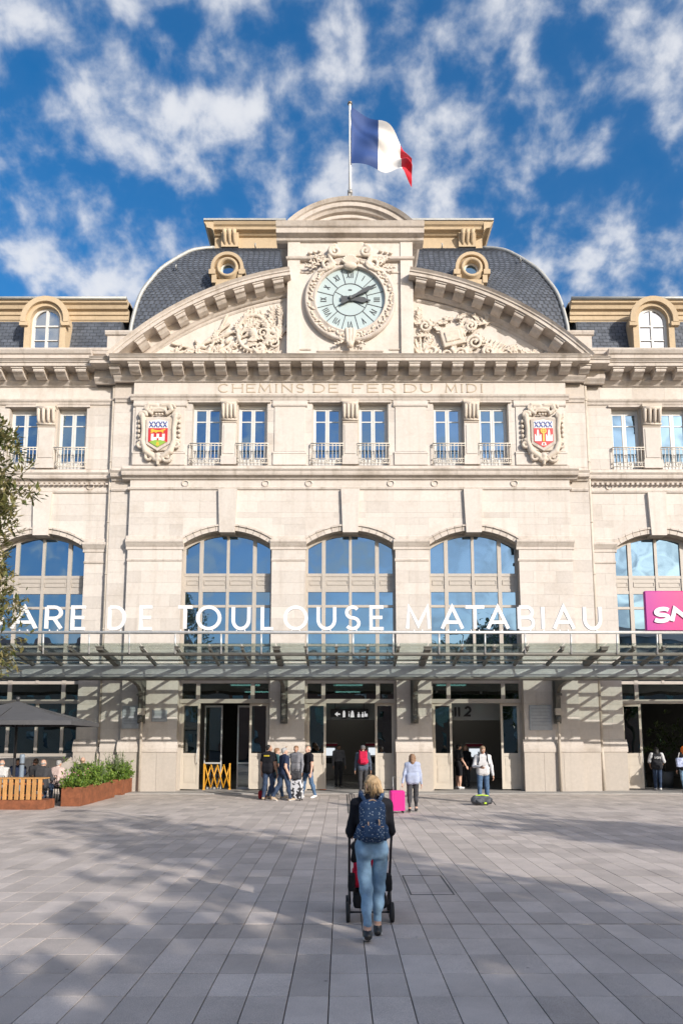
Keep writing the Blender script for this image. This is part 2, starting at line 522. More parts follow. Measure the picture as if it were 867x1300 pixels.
# drain slot with grating in front of the middle doors, tree-pit style cover by the pushchair
drain = MB()
for k in range(4):
    drain.box(-0.16+k*0.085, -0.125+k*0.085, -7.6, -0.6, -0.01, 0.004)
drain.build("drain_grating", mat("drain_iron", (0.09, 0.085, 0.08), 0.6), pave)
cov = MB()
for a in ((0.55,0.57,-17.6,-16.3),(1.10,1.12,-17.6,-16.3),(0.57,1.10,-16.32,-16.3),(0.57,1.10,-17.6,-17.58)):
    cov.box(*a, -0.01, 0.003)
cov.build("access_cover_frame", mat("cover_iron", (0.05, 0.05, 0.05), 0.6), pave)
step = MB().box(-9.4, 26, -1.05, 0.9, -0.05, 0.035).build("threshold_slab", mat("threshold_stone", (0.34,0.32,0.30), 0.8, vary=0.15, scale=2), pave)

# ------------------------------------------------------------------ the station building
B = thing("station_building", "long pale limestone railway station with clock pediment and domed slate roof", "building", (0, 0, 0))
HW, SPR, APX = 1.75, 9.50, 10.08
AR = (HW*HW + (APX-SPR)**2) / (2*(APX-SPR)); AZ = APX - AR
def za(dx, r=None): return AZ + math.sqrt(max((r or AR)**2 - dx*dx, 0))
BAYS = [(-12.25, .40), (-4.80, 0.), (0.02, 0.), (4.84, 0.), (12.25, .40)]
UPW = [(-13.23,.4), (-11.27,.4), (-5.71,0.), (-3.89,0.), (-0.90,0.), (0.94,0.), (3.93,0.), (5.75,0.), (11.22,.4), (13.18,.4)]
UH, UZ0, UZ1 = 0.60, 12.75, 15.35

BLOCKS = []     # every ashlar stone: x0, x1, z0, z1, y, material index
r2 = random.Random(11)
def ashlar(x0, x1, z0, z1, y, ch=0.47, bl=1.05, m=0):
    zs = [z0] + [k*ch for k in range(int(z0/ch)-1, int(z1/ch)+2) if z0+0.15 < k*ch < z1-0.15] + [z1]
    for a, b in zip(zs, zs[1:]):
        row = int(round(a/ch))
        xs = [x0]; x = x0 + bl*(0.5 if row % 2 else 1.0)*r2.uniform(.85, 1.15)
        while x < x1 - 0.3:
            xs.append(x); x += bl*r2.uniform(.8, 1.2)
        xs.append(x1)
        for p, q in zip(xs, xs[1:]):
            BLOCKS.append((p, q, a, b, y, m))

wall = MB()
def wall_piece(x0, x1, z0, z1, y, blocks=True, thick=.5):
    wall.box(x0, x1, y+0.012, y+thick, z0, z1)
    if blocks: ashlar(x0, x1, z0, z1, y)
def section(xa, xb, y, bays, ups):
    edges = [xa] + [e for c in bays for e in (c-HW, c+HW)] + [xb]
    for i in range(0, len(edges), 2):                     # piers
        wall_piece(edges[i], edges[i+1], 0.0, SPR, y, blocks=False)
        ashlar(edges[i], edges[i+1], 1.95, SPR, y)
        wall_piece(edges[i], edges[i+1], SPR, 10.6, y)
    for c in bays:                                        # arch spandrels
        n = 24; spand = MB()
        for k in range(n):
            a, b = -HW + 2*HW*k/n, -HW + 2*HW*(k+1)/n
            spand.prism_xz([(c+a, za(a)), (c+b, za(b)), (c+b, 10.6), (c+a, 10.6)], y+0.002, y+.5)
        spand.build("spandrel", STONE, B)
    wall_piece(xa, xb, 10.6, 11.75, y)
    wall_piece(xa, xb, 11.75, UZ0, y, blocks=False)
    edges = [xa] + [e for c in ups for e in (c-UH, c+UH)] + [xb]
    for i in range(0, len(edges), 2):
        wall_piece(edges[i], edges[i+1], UZ0, UZ1, y, blocks=(edges[i+1]-edges[i] > 0.9))
    wall_piece(xa, xb, UZ1, 17.0, y, blocks=False)
    ashlar(xa, xb, 15.72, 16.25, y, ch=0.9, bl=1.6)
section(-8.68, 8.68, 0.0, [c for c, y in BAYS[1:4]], [c for c, y in UPW[2:8]])
section(9.5, 17.5, 0.4, [12.25], [11.22, 13.18])
section(-17.5, -9.5, 0.4, [-12.25], [-13.23, -11.27])
for s in (-1, 1):
    a, b = sorted((s*8.68, s*9.5))
    wall_piece(a, b, 0.0, 17.0, .18, blocks=False, thick=.3)
    ashlar(a, b, 1.95, 11.75, .18, bl=2); ashlar(a, b, 12.75, 15.4, .18, bl=2)
wall_ob = wall.build("wall", MORTAR, B)
for xa, xb, y in ((-8.68,8.68,0.),(9.5,17.5,.4),(-17.5,-9.5,.4)):
    MB().box(xa, xb, y+.001, y+.02, 11.86, 12.16).build("plain_band", STONE, B)
# interior back walls of the storeys so that no sky shows through
BLOCKS.sort(key=lambda b: -(b[1]-b[0])*(b[3]-b[2]))
GAP = 0.0045
def block_geo(mb, b):
    x0, x1, z0, z1, y, m = b
    g2 = GAP/2
    mb.box(x0+g2, x1-g2, y, y+0.03, z0+g2, z1-g2)
for b in BLOCKS[:290]:
    mb = MB(); block_geo(mb, b); mb.build("stone", STONE, wall_ob, fix=False)
rest = MB()
for b in BLOCKS[290:]: block_geo(rest, b)
o = tag(rest.build("stone_field", STONE, wall_ob, fix=False), kind="stuff")
at = o.data.attributes.new("tint", 'FLOAT', 'FACE')
tv = []
for b in BLOCKS[290:]: tv += [r2.uniform(-.08, .06)]*6
at.data.foreach_set('value', tv)

# plinth of big stones, flared course above it
plinth_runs = [(-8.74,-6.52,0.),( -3.08,-1.72,0.),(1.72,3.08,0.),(6.52,8.74,0.),(9.45,10.55,.4),(-10.55,-9.45,.4),(13.95,17.5,.4),(-17.5,-10.55,.4),(8.74,9.45,.18),(-9.45,-8.74,.18)]
for x0, x1, y in plinth_runs:
    n = max(1, round((x1-x0)/0.8))
    for k in range(n):
        a, b = x0+(x1-x0)*k/n, x0+(x1-x0)*(k+1)/n
        z1 = 1.18 if (x0 == -17.5) else 1.48
        MB().box(a+.004, b-.004, y-.10, y+.04, 0.0, z1).build("plinth_stone", STONE_BASE, B, fix=False)
    if x0 != -17.5:
        MB().extrude_x([(.13,1.486),(.135,1.62),(.11,1.75),(.05,1.87),(.012,1.95)], x0-.02, x1+.02, y).build("plinth_course", STONE_TRIM, B)

# imposts and bands on the piers
for x0, x1, y in [(-8.68,-6.55,0.),(-3.05,-1.75,0.),(1.75,3.05,0.),(6.55,8.68,0.),(9.5,10.5,.4),(-10.5,-9.5,.4),(14.0,17.5,.4),(-17.5,-14.0,.4)]:
    e = .06
    MB().extrude_x([(0,9.30),(.03,9.32),(.03,9.42),(.06,9.46),(.12,9.56),(.15,9.60),(.15,9.68),(.06,9.72),(.05,9.84),(0,9.88)], x0-e, x1+e, y).build("impost", STONE_TRIM, B)
    MB().extrude_x([(0,8.84),(.03,8.86),(.04,8.92),(0,8.96)], x0-.01, x1+.01, y).build("impost_band", STONE_TRIM, B)

# archivolts as voussoirs, keystones
for c, y in BAYS:
    n = 13; ha = math.asin(HW/AR)
    for k in range(n):
        a0, a1 = -ha + 2*ha*k/n + .003, -ha + 2*ha*(k+1)/n - .003
        if k == n//2: continue
        def pt(a, r): return (c + r*math.sin(a), AZ + r*math.cos(a))
        poly = [pt(a0, AR), pt(a1, AR), pt(a1, AR+.24), pt(a0, AR+.24)]
        mb = MB().prism_xz(poly, y-.05, y+.45)
        mb.prism_xz([pt(a0, AR+.18), pt(a1, AR+.18), pt(a1, AR+.25), pt(a0, AR+.25)], y-.10, y-.04)
        mb.build("voussoir", STONE_TRIM, B)
    MB().prism_xz([(c-.30, APX-.10), (c+.30, APX-.10), (c+.37, 11.74), (c-.37, 11.74)], y-.13, y+.42).build("keystone", STONE, B)

# string courses between the storeys
def course(name, prof, m=STONE_TRIM, out_x=True):
    for xa, xb, y in ((-8.68,8.68,0.),(8.70,9.47,.18),(-9.47,-8.70,.18),(9.49,17.5,.4),(-17.5,-9.49,.4)):
        ex = max(o for o, z in prof) if (y == 0.) else 0.0
        MB().extrude_x(prof, xa-ex, xb+ex, y).build(name, m, B)
course("string_course", [(0,11.72),(.05,11.75),(.07,11.82),(.03,11.86),(0,11.87)])
course("storey_cornice", [(0,12.14),(.06,12.16),(.10,12.24),(.22,12.28),(.24,12.36),(.24,12.42),(.30,12.50),(.12,12.56),(.08,12.70),(0.005,12.74)])
course("frieze_string", [(0,15.46),(.03,15.48),(.05,15.56),(.10,15.62),(.11,15.69),(0,15.72)])
for s in (-1, 1):     # dentil row under the wings' storey cornice
    mb = MB()
    for k in range(38):
        x = s*(9.7 + k*.2); mb.box(x-.05, x+.05, .26, .42, 12.05, 12.14)
    tag(mb.build("dentil_row", STONE_TRIM, B), kind="stuff")
for x in (-6.5,-3.33,-1.62,1.62,3.35,6.5,-10.4,10.4,13.9,-13.9):
    y = .4 if abs(x) > 9 else 0.
    mb = MB()
    ring = [(x+.13*math.cos(a), y-.012, 12.0+.115*math.sin(a)) for a in np.linspace(0, 2*math.pi, 20, endpoint=False)]
    mb.tube(ring, .028, 6, closed=True)
    mb.build("ring_boss", STONE_TRIM, B)

# upper-storey piers: raised panels with base
for x0, x1 in ((-8.62,-6.55),(-3.05,-1.73),(1.77,3.09),(6.59,8.62)):
    MB().box(x0, x1, -.055, .02, 12.76, 13.22).extrude_x([(0,13.2),(.075,13.22),(.075,13.27),(.03,13.31),(0,13.31)], x0-.01, x1+.01, 0.).build("pier_base", STONE, B)
    MB().box(x0+.05, x1-.05, -.035, .02, 13.32, 15.18).extrude_x([(.03,15.18),(.08,15.22),(.09,15.30),(.05,15.34),(.05,15.45),(0,15.46)], x0-.03, x1+.03, 0.).build("pier_panel", STONE, B)
# hood over each pair of windows, console pilaster between them
PAIRS = [(-12.25,.4,.98),(-4.80,0.,.91),(0.02,0.,.92),(4.84,0.,.91),(12.2,.4,.98)]
for c, y, off in PAIRS:
    w = off + UH + .12
    MB().box(c-w, c+w, y-.07, y+.02, 15.36, 15.44).build("window_lintel", STONE_TRIM, B)
    hw = off - UH
    MB().box(c-hw+.03, c+hw-.03, y-.09, y+.02, 13.1, 14.55).box(c-hw+.1, c+hw-.1, y-.115, y-.08, 13.2, 14.4).build("console_pilaster", STONE, B)
    MB().box(c-hw, c+hw, y-.13, y+.02, 12.76, 13.1).build("console_base", STONE, B)
    cap = MB()
    for k in range(4):
        xx = c-hw+.08 + (2*hw-.16)*k/3
        cap.tube([(xx, y-.12-.02, 14.62),(xx, y-.2, 14.75),(xx, y-.22, 14.95),(xx, y-.24, 15.15),(xx, y-.18, 15.28)], [.05,.06,.07,.075,.05], 8)
    cap.tube([(c-hw, y-.2, 15.24),(c+hw, y-.2, 15.24)], .085, 10)
    cap.tube([(c-hw, y-.14, 14.60),(c+hw, y-.14, 14.60)], .05, 8)
    cap.box(c-hw-.02, c+hw+.02, y-.26, y+.02, 15.30, 15.42)
    cap.box(c-hw+.02, c+hw-.02, y-.12, y+.02, 14.5, 15.3)
    cap.build("console_capital", STONE_CARVED, B)

# main cornice with modillions
CORN = [(0,16.25),(.06,16.25),(.10,16.31),(.17,16.38),(.20,16.42),(.20,16.765),(.75,16.765),(.75,16.88),(.79,16.90),(.80,16.93),(.87,17.0),(0,17.02)]
MB().extrude_x(CORN, -8.68-.78, 8.68+.78, 0.).build("main_cornice", STONE_TRIM, B)
for s in (-1, 1):
    a, b = sorted((s*9.47, s*(9.5+.80)))
    MB().extrude_x(CORN, a, b, .18).build("main_cornice", STONE_TRIM, B)
    a, b = sorted((s*10.31, s*17.5))
    MB().extrude_x(CORN + [(.86,17.03),(.80,17.06),(.80,17.2),(.86,17.24),(.92,17.36),(.92,17.42),(.15,17.44)], a, b, .4).build("main_cornice", STONE_TRIM, B)
    a, b = sorted((s*9.62, s*17.5))
    MB().extrude_x([(.10,17.44),(.10,17.72),(.16,17.76),(.18,17.84),(.16,17.88),(-.3,17.93)], a, b, .4).build("blocking_course", STONE_TRIM, B)
    a, b = sorted((s*8.9, s*10.3))
    MB().extrude_x([(.35,17.02),(.35,17.3),(.42,17.34),(.45,17.44),(.0,17.46)], a, b, .18).build("blocking_course", STONE_TRIM, B)
    a, b = sorted((s*9.0, s*9.95))
    MB().box(a, b, .3, 1.2, 17.4, 18.45).extrude_x([(0,18.43),(.06,18.46),(.1,18.56),(.1,18.62),(0,18.64)], a-.08, b+.08, .3).build("attic_pier", STONE_TRIM, B)
mod = MB()
prof = [(-.18,16.762),(-.18,16.44),(-.30,16.42),(-.45,16.47),(-.56,16.56),(-.64,16.58),(-.66,16.62),(-.66,16.762)]
mod.prism_yz(prof, -.205, .205)
mod.box(-.235, .235, -.70, -.18, 16.70, 16.763)
mod_me = None
for k in range(-10, 11):
    x = k*.853
    if mod_me is None:
        o = mod.build("modillion", STONE_TRIM, B); mod_me = o.data; o.location.x = x
    else: link("modillion", mod_me, B, (x, 0, 0))
for s in (-1, 1):
    for k in range(7): link("modillion", mod_me, B, (s*(10.75+k*.853), .4, 0))
    link("modillion", mod_me, B, (s*9.35, .18, 0))

# ------------------------------------------------------------------ pediment
def circ3(a, b, c):
    (x1,y1),(x2,y2),(x3,y3) = a,b,c
    d = 2*(x1*(y2-y3)+x2*(y3-y1)+x3*(y1-y2))
    ux = ((x1*x1+y1*y1)*(y2-y3)+(x2*x2+y2*y2)*(y3-y1)+(x3*x3+y3*y3)*(y1-y2))/d
    uy = ((x1*x1+y1*y1)*(x3-x2)+(x2*x2+y2*y2)*(x1-x3)+(x3*x3+y3*y3)*(x2-x1))/d
    return ux, uy, math.hypot(x1-ux, y1-uy)
RX, RZ, RR = circ3((9.35,17.29),(5.87,19.68),(2.36,20.74))
def rake_z(x): return RZ + math.sqrt(RR**2 - (abs(x)-RX)**2)
RPROF = [(-.1,0),(.87,0),(.80,-.08),(.79,-.13),(.75,-.15),(.75,-.27),(.20,-.27),(.20,-.60),(.15,-.64),(.10,-.70),(.05,-.73),(-.1,-.73)]
for s in (-1, 1):
    xs = np.linspace(2.42, 9.62, 22)
    path = sorted([(s*x, rake_z(x)) for x in xs])
    MB().sweep_xz(path, RPROF, 0.05).build("raking_cornice", STONE_TRIM, B)
    ty = MB()
    xs = np.linspace(2.3, 9.3, 30)
    for a, b in zip(xs, xs[1:]):
        pa, pb = (s*a, rake_z(a)-.45), (s*b, rake_z(b)-.45)
        q = [(s*a,17.0),(s*b,17.0),pb,pa]
        q = [(x, max(z, 17.01)) if k > 1 else (x, z) for k, (x, z) in enumerate(q)]
        ty.prism_xz(q if s > 0 else q[::-1], 0.06, .5)
    ty.build("tympanum", STONE, B)
    # inner fillet following the arch
    path = sorted([(s*x, rake_z(x)-.80) for x in np.linspace(2.75, 8.3, 20)])
    MB().sweep_xz(path, [(-.05,0),(.05,0),(.05,-.07),(.02,-.12),(-.05,-.12)], 0.06).build("tympanum_fillet", STONE_TRIM, B)
    for k in range(8):
        x = 2.95 + k*.80
        z = rake_z(x); tn = math.atan2(rake_z(x+.05)-rake_z(x-.05), .1)
        o = link("raking_modillion", mod_me, B)
        c, sn = math.cos(tn), math.sin(tn)
        # move the modillion's top middle (z 16.762) to just under the corona
        px, pz = x + .272*sn, z - .272*c
        ry = -tn if s > 0 else tn
        m4 = Matrix.Translation((s*px, .05, pz)) @ Matrix.Rotation(ry, 4, 'Y') @ Matrix.Translation((0,0,-16.765))
        o.matrix_local = m4

# clock block
CB = MB()
CB.box(-2.50, 2.55, -.22, 3.2, 17.0, 22.2)
CB.box(-2.52, -2.02, -.34, -.2, 17.02, 22.19).box(2.07, 2.57, -.34, -.2, 17.02, 22.19)
CB.box(-2.03, 2.08, -.30, -.2, 21.45, 22.19)
CB.build("clock_block", STONE, B)
MB().extrude_x([(.34,21.34),(.40,21.38),(.42,21.46),(.37,21.50),(.34,21.52)], -2.58, 2.63, 0.).build("clock_block_string", STONE_TRIM, B)
for x0, x1 in ((-1.98,-1.55),(1.60,2.03)):
    fr = MB()
    for a in ((x0,x1,17.5,17.55),(x0,x1,20.85,20.9)): fr.box(a[0],a[1],-.26,-.21,a[2],a[3])
    fr.build("panel_fillet", STONE_TRIM, B)
fr = MB().box(-1.3, 1.35, -.27, -.21, 17.42, 17.48); fr.build("panel_fillet", STONE_TRIM, B)
cbx = MB()
prof = [(.30,22.12),(.40,22.18),(.44,22.28),(.50,22.30),(.62,22.36),(.64,22.55),(.70,22.60),(.78,22.78),(.30,22.82)]
cbx.extrude_x(prof, -2.98, 3.02, 0.)
for s in (-1, 1):
    x = 2.52*s + .02
    cbx.prism_xz([(x, 22.12),(x+s*.1,22.18),(x+s*.32,22.36),(x+s*.34,22.55),(x+s*.46,22.78),(x,22.82)] if s>0 else [(x,22.82),(x+s*.46,22.78),(x+s*.34,22.55),(x+s*.32,22.36),(x+s*.1,22.18),(x,22.12)], -.3, 3.2)
cbx.build("clock_block_cornice", STONE_TRIM, B)
HB = 2.52; RISE = 1.05; RB = (HB*HB+RISE*RISE)/(2*RISE); ZB = 22.80 + RISE - RB
def segz(x, r=RB): return ZB + math.sqrt(max(r*r-x*x, 0))
hb = math.asin(HB/RB)
path = [(.02+RB*math.sin(a), ZB+RB*math.cos(a)) for a in np.linspace(-hb, hb, 28)]
MB().sweep_xz(path, [(-3.2,0),(.80,0),(.72,-.12),(.66,-.15),(.66,-.32),(.58,-.36),(.52,-.46),(.30,-.50),(-3.2,-.50)], 0.).build("segmental_cornice", STONE_TRIM, B)
tp = MB()
xs = np.linspace(-2.1, 2.1, 24)
for a, b in zip(xs, xs[1:]):
    tp.prism_xz([(.02+a,22.79),(.02+b,22.79),(.02+b,max(22.8,segz(b)-.4)),(.02+a,max(22.8,segz(a)-.4))], -.40, 3.)
tp.build("segmental_panel", STONE, B)
path = [(.02+x, segz(x)-.66) for x in np.linspace(-1.45, 1.45, 16)]
MB().sweep_xz(path, [(0,0),(.08,0),(.08,-.06),(0,-.08)], -.40).build("segmental_panel_fillet", STONE_TRIM, B)

# ------------------------------------------------------------------ roofs
def slate_patch(fn, nrow, pitch, seed):
    """fn(t) -> two end points of a course; overlapping slates with their lower edge lifted"""
    rr_ = random.Random(seed); V, F, T = [], [], []
    rows = [fn(k/nrow) for k in range(nrow+1)]
    for k in range(nrow):
        a0, a1 = rows[k]; b0, b1 = rows[k+1]
        a0, a1, b0, b1 = map(Vector, (a0, a1, b0, b1))
        nrm = (a1-a0).cross(b0-a0).normalized()
        L = (a1-a0).length; n = max(1, int(L/pitch)); off = .5 if k % 2 else 0.
        for i in range(n+1):
            u0, u1 = max(0,(i-off)/n)+.002, min(1,(i+1-off)/n)-.002
            if u1 <= u0: continue
            lift = .016 + rr_.uniform(-.004,.004)
            p = [a0.lerp(a1,u0)+nrm*lift, a0.lerp(a1,u1)+nrm*lift, b0.lerp(b1,u1)+nrm*.004, b0.lerp(b1,u0)+nrm*.004]
            q = [a0.lerp(a1,u0)+nrm*.004, a0.lerp(a1,u1)+nrm*.004]
            o_ = len(V); V += p + q
            F += [(o_,o_+1,o_+2,o_+3),(o_+4,o_+5,o_+1,o_)]; t = rr_.uniform(.84,1.18); T += [t,t]
    return V, F, T
def slates(name, patches, parent):
    V, F, T = [], [], []
    for v, f, t in patches:
        o_ = len(V); V += v; F += [tuple(i+o_ for i in q) for q in f]; T += t
    me = bpy.data.meshes.new(name); me.from_pydata([tuple(p) for p in V], [], F); me.materials.append(SLATE)
    a = me.attributes.new("tint", 'FLOAT', 'FACE'); a.data.foreach_set('value', T)
    return tag(link(name, me, parent), kind="stuff")
HIP = [(9.30,1.15,17.3),(9.30,1.18,18.6),(9.26,1.25,19.6),(9.03,1.5,21.0),(8.66,1.75,21.9),(8.22,2.0,22.68),(7.35,2.65,23.85),(6.85,3.0,24.3),(6.25,3.35,24.62)]
def hip(t):
    u = t*(len(HIP)-1); i = min(int(u), len(HIP)-2); w = u - i
    P = [Vector(HIP[max(0,min(len(HIP)-1,i+d))]) for d in (-1,0,1,2)]
    return 0.5*((2*P[1]) + (P[2]-P[0])*w + (2*P[0]-5*P[1]+4*P[2]-P[3])*w*w + (-P[0]+3*P[1]-3*P[2]+P[3])*w**3)
YB = 14.0
def front(t):
    h = hip(t); return ((-h.x, h.y, h.z), (h.x, h.y, h.z))
def left_(t):
    h = hip(t); return ((-h.x, YB-h.y, h.z), (-h.x, h.y, h.z))
def right_(t):
    h = hip(t); return ((h.x, h.y, h.z), (h.x, YB-h.y, h.z))
dome = MB()
NR = 24
rows = [hip(k/NR) for k in range(NR+1)]
vs = []
for h in rows: vs += [(-h.x,h.y,h.z),(h.x,h.y,h.z),(h.x,YB-h.y,h.z),(-h.x,YB-h.y,h.z)]
fs = [(k*4+i, k*4+(i+1)%4, k*4+4+(i+1)%4, k*4+4+i) for k in range(NR) for i in range(4)] + [tuple(NR*4+i for i in range(4))]
dome.add(vs, fs)
roof = dome.build("domed_roof", mat("slate_underlay", (0.05,0.055,0.065), 0.7), B)
slates("slate_courses", [slate_patch(front, 60, .24, 1), slate_patch(left_, 60, .24, 2), slate_patch(right_, 60, .24, 3)], roof)
for s in (-1, 1):
    MB().tube([(s*hip(t).x, hip(t).y-.02, hip(t).z+.02) for t in np.linspace(.12, 1, 26)], .085, 8).build("hip_roll", ZINC, roof)
# ochre attic crowning the dome
at_ = MB().extrude_x([(0,24.55),(0,24.62),(.06,24.66),(.06,24.75),(0,24.80),(0,25.28),(.10,25.32),(.16,25.42),(.32,25.46),(.34,25.58),(.42,25.64),(.48,25.76),(0,25.80)], -6.25, 6.25, 3.5)
at_.box(-6.22, 6.22, 3.55, 10.5, 24.6, 25.78)
at_.build("attic_cornice", OCHRE, B)
for s in (-1, 1):
    en = MB().prism_xz([(s*6.25,25.3),(s*6.36,25.42),(s*6.55,25.46),(s*6.6,25.6),(s*6.72,25.78),(s*6.25,25.8)][::(1 if s>0 else -1)], 3.05, 10.5)
    en.build("attic_cornice_end", OCHRE, B)
    cn = MB()
    for k in range(3): cn.tube([(s*(5.30+k*.22),3.38,24.72),(s*(5.30+k*.22),3.28,24.95),(s*(5.30+k*.22),3.16,25.2),(s*(5.30+k*.22),3.1,25.4)], [.06,.08,.10,.11], 8)
    cn.box(*sorted((s*5.12,s*5.92)), 3.3, 3.52, 24.68, 25.42)
    cn.build("attic_console", OCHRE, B)
    MB().box(*sorted((s*2.9,s*6.7)), 2.98, 3.6, 25.78, 25.87).build("attic_flashing", ZINC, B)
MB().box(-6.3, 6.3, 3.6, 10.6, 25.79, 25.85).build("attic_flashing", ZINC, B)
# snow hooks on the slates
for x, t in ((-4.3,.93),(4.3,.93),(-7.6,.60),(7.6,.66),(-2.9,.9),(2.95,.9)):
    h = hip(t); MB().tube([(x,h.y-.05,h.z),(x,h.y-.2,h.z+.06),(x,h.y-.1,h.z+.2)], .03, 6).build("roof_hook", ZINC, roof)

# wings: low mansards with ochre cornice
for s in (-1, 1):
    def wf(t, s=s):
        y, z = 1.0 + .42*t, 17.85 + 1.95*t
        e = [(s*9.75, y, z), (s*17.5, y, z)]
        return e if s > 0 else e[::-1]
    base = MB().prism_yz([(1.0,17.6),(1.0,17.85),(1.42,19.8),(6,19.8),(6,17.6)], *sorted((s*9.70, s*17.5)))
    wr = base.build("mansard_roof", mat("mansard_underlay", (0.05,0.055,0.065), .7), B)
    slates("slate_courses", [slate_patch(wf, 12, .28, 5+s)], wr)
    a, b = sorted((s*9.45, s*17.5))
    MB().extrude_x([(0,19.72),(0.02,19.78),(.05,19.80),(.05,19.98),(.10,20.0),(.10,20.16),(.22,20.20),(.26,20.34),(.36,20.40),(.38,20.54),(.40,20.58),(-3.5,20.66)], a, b, 1.40).build("mansard_cornice", OCHRE, B)
    MB().tube([(a-.02,.99,20.56),(b,.99,20.56)], .07, 8).build("mansard_gutter", ZINC, B)

# dormers: round-arched on the wings, round eyes on the dome
def arch_poly(r, z0, zs, n=14):
    return [(-r,z0),(r,z0)] + [(r*math.cos(a), zs + r*math.sin(a)) for a in np.linspace(0, math.pi, n)]
def ring_faces(mb, rin, rout, z0, zs, y0, y1, n=16, m=0):
    ang = np.linspace(0, math.pi, n)
    ip = [(rin,z0)] + [(rin*math.cos(a), zs+rin*math.sin(a)) for a in ang] + [(-rin,z0)]
    op = [(rout,z0)] + [(rout*math.cos(a), zs+rout*math.sin(a)) for a in ang] + [(-rout,z0)]
    for i in range(len(ip)-1):
        mb.prism_xz([ip[i], op[i], op[i+1], ip[i+1]], y0, y1, m)
for s in (-1, 1):
    X = s*12.68
    d = MB(); ring_faces(d, .62, .86, 17.9, 19.35, .62, 2.2); ring_faces(d, .78, 1.0, 19.2, 19.35, .50, .64)
    d.box(-1.04,-.70,.52,.70,19.05,19.22).box(.70,1.04,.52,.70,19.05,19.22)
    dm = d.build("dormer", OCHRE, B, loc=(X,0,0))
    wf_ = MB(); ring_faces(wf_, .50, .63, 18.0, 19.35, .80, .90)
    wf_.box(-.05,.05,.79,.89,18.0,19.84).box(-.51,.51,.795,.885,19.12,19.19).box(-.5,.5,.795,.885,18.5,18.54)
    wf_.build("window_frame", WHITE, dm)
    MB().prism_xz(arch_poly(.52, 18.0, 19.35), .84, .86).build("pane", glass_mat("dormer_glass", .5, (1,1,1), body=(.05,.06,.07)), dm)
    MB().prism_xz(arch_poly(.62, 18.0, 19.35), 1.6, 1.7).build("dormer_back", INT_DARK, dm)
    # eye dormer
    X = s*5.27 if s > 0 else -5.24; Z = 22.12
    e = MB()
    mt = Matrix.Translation((0, 0, Z)) @ Matrix.Rotation(math.pi/2, 4, 'X')
    e.lathe([(.30,-1.2),(.30,-.62-.75+1.2),(.33,.20),(.40,.24),(.46,.20),(.47,.12),(.56,.10),(.58,.02),(.58,-1.2)], 28, Matrix.Translation((0,1.35,0)) @ mt)
    ring_faces(e, .56, .70, Z-.12, Z, 1.12, 2.6)
    e.box(-.78,-.50,1.12,2.4,Z-.34,Z-.12).box(.50,.78,1.12,2.4,Z-.34,Z-.12)
    e.box(-.66,-.46,1.16,2.2,Z-.72,Z-.34).box(.46,.66,1.16,2.2,Z-.72,Z-.34).box(-.5,.5,1.2,2.2,Z-.9,Z-.55)
    ed = e.build("eye_dormer", OCHRE, B, loc=(X,0,0))
    MB().lathe([(0,0),(.31,0)], 24, Matrix.Translation((0,1.42,0)) @ mt, smooth=False).build("pane", GLASS_UP, ed)
    MB().lathe([(.24,.0),(.24,.05),(.31,.05)], 24, Matrix.Translation((0,1.41,0)) @ mt, smooth=False).build("window_frame", WHITE, ed)

# ------------------------------------------------------------------ distance-field sculpting
def surf_net(F, org, res):
    """naive surface nets on a grid; negative is inside"""
    S = F < 0
    nx, ny, nz = F.shape
    c = np.zeros((nx-1, ny-1, nz-1), np.int8)
    for a in (0,1):
        for b in (0,1):
            for d in (0,1):
                c += S[a:nx-1+a, b:ny-1+b, d:nz-1+d]
    act = (c > 0) & (c < 8)
    idx = np.full(act.shape, -1, np.int64)
    ids = np.argwhere(act)
    idx[act] = np.arange(len(ids))
    acc = np.zeros((len(ids), 3)); cnt = np.zeros(len(ids))
    corners = [(a,b,d) for a in (0,1) for b in (0,1) for d in (0,1)]
    val = {k: F[ids[:,0]+k[0], ids[:,1]+k[1], ids[:,2]+k[2]] for k in corners}
    for k in corners:
        for ax in range(3):
            if k[ax] == 0:
                k2 = tuple(1 if i == ax else k[i] for i in range(3))
                v0, v1 = val[k], val[k2]
                cr = (v0 < 0) != (v1 < 0)
                t = np.where(cr, v0/np.where(cr, v0-v1, 1), 0)
                p = np.tile(np.array(k, float), (len(ids), 1)); p[:, ax] += t
                acc[cr] += p[cr]; cnt[cr] += 1
    V = (ids + acc/cnt[:,None])*res + np.array(org)
    Q = []
    for ax in range(3):
        o = [a for a in range(3) if a != ax]
        n0 = [slice(None)]*3; n1 = [slice(None)]*3
        n0[ax] = slice(0,-1); n1[ax] = slice(1,None)
        A, Bv = S[tuple(n0)], S[tuple(n1)]
        e = np.argwhere(A != Bv)
        keep = (e[:,o[0]] > 0) & (e[:,o[1]] > 0) & (e[:,o[0]] < F.shape[o[0]]-1) & (e[:,o[1]] < F.shape[o[1]]-1)
        e = e[keep]
        if not len(e): continue
        def cell(d0, d1):
            q = e.copy(); q[:,o[0]] += d0; q[:,o[1]] += d1
            return idx[q[:,0], q[:,1], q[:,2]]
        q = np.stack([cell(-1,-1), cell(0,-1), cell(0,0), cell(-1,0)], 1)
        ins = A[e[:,0], e[:,1], e[:,2]]
        if ax == 1: ins = ~ins
        q[~ins] = q[~ins][:, ::-1]
        Q.append(q)
    Q = np.concatenate(Q) if Q else np.zeros((0,4), int)
    return V, Q

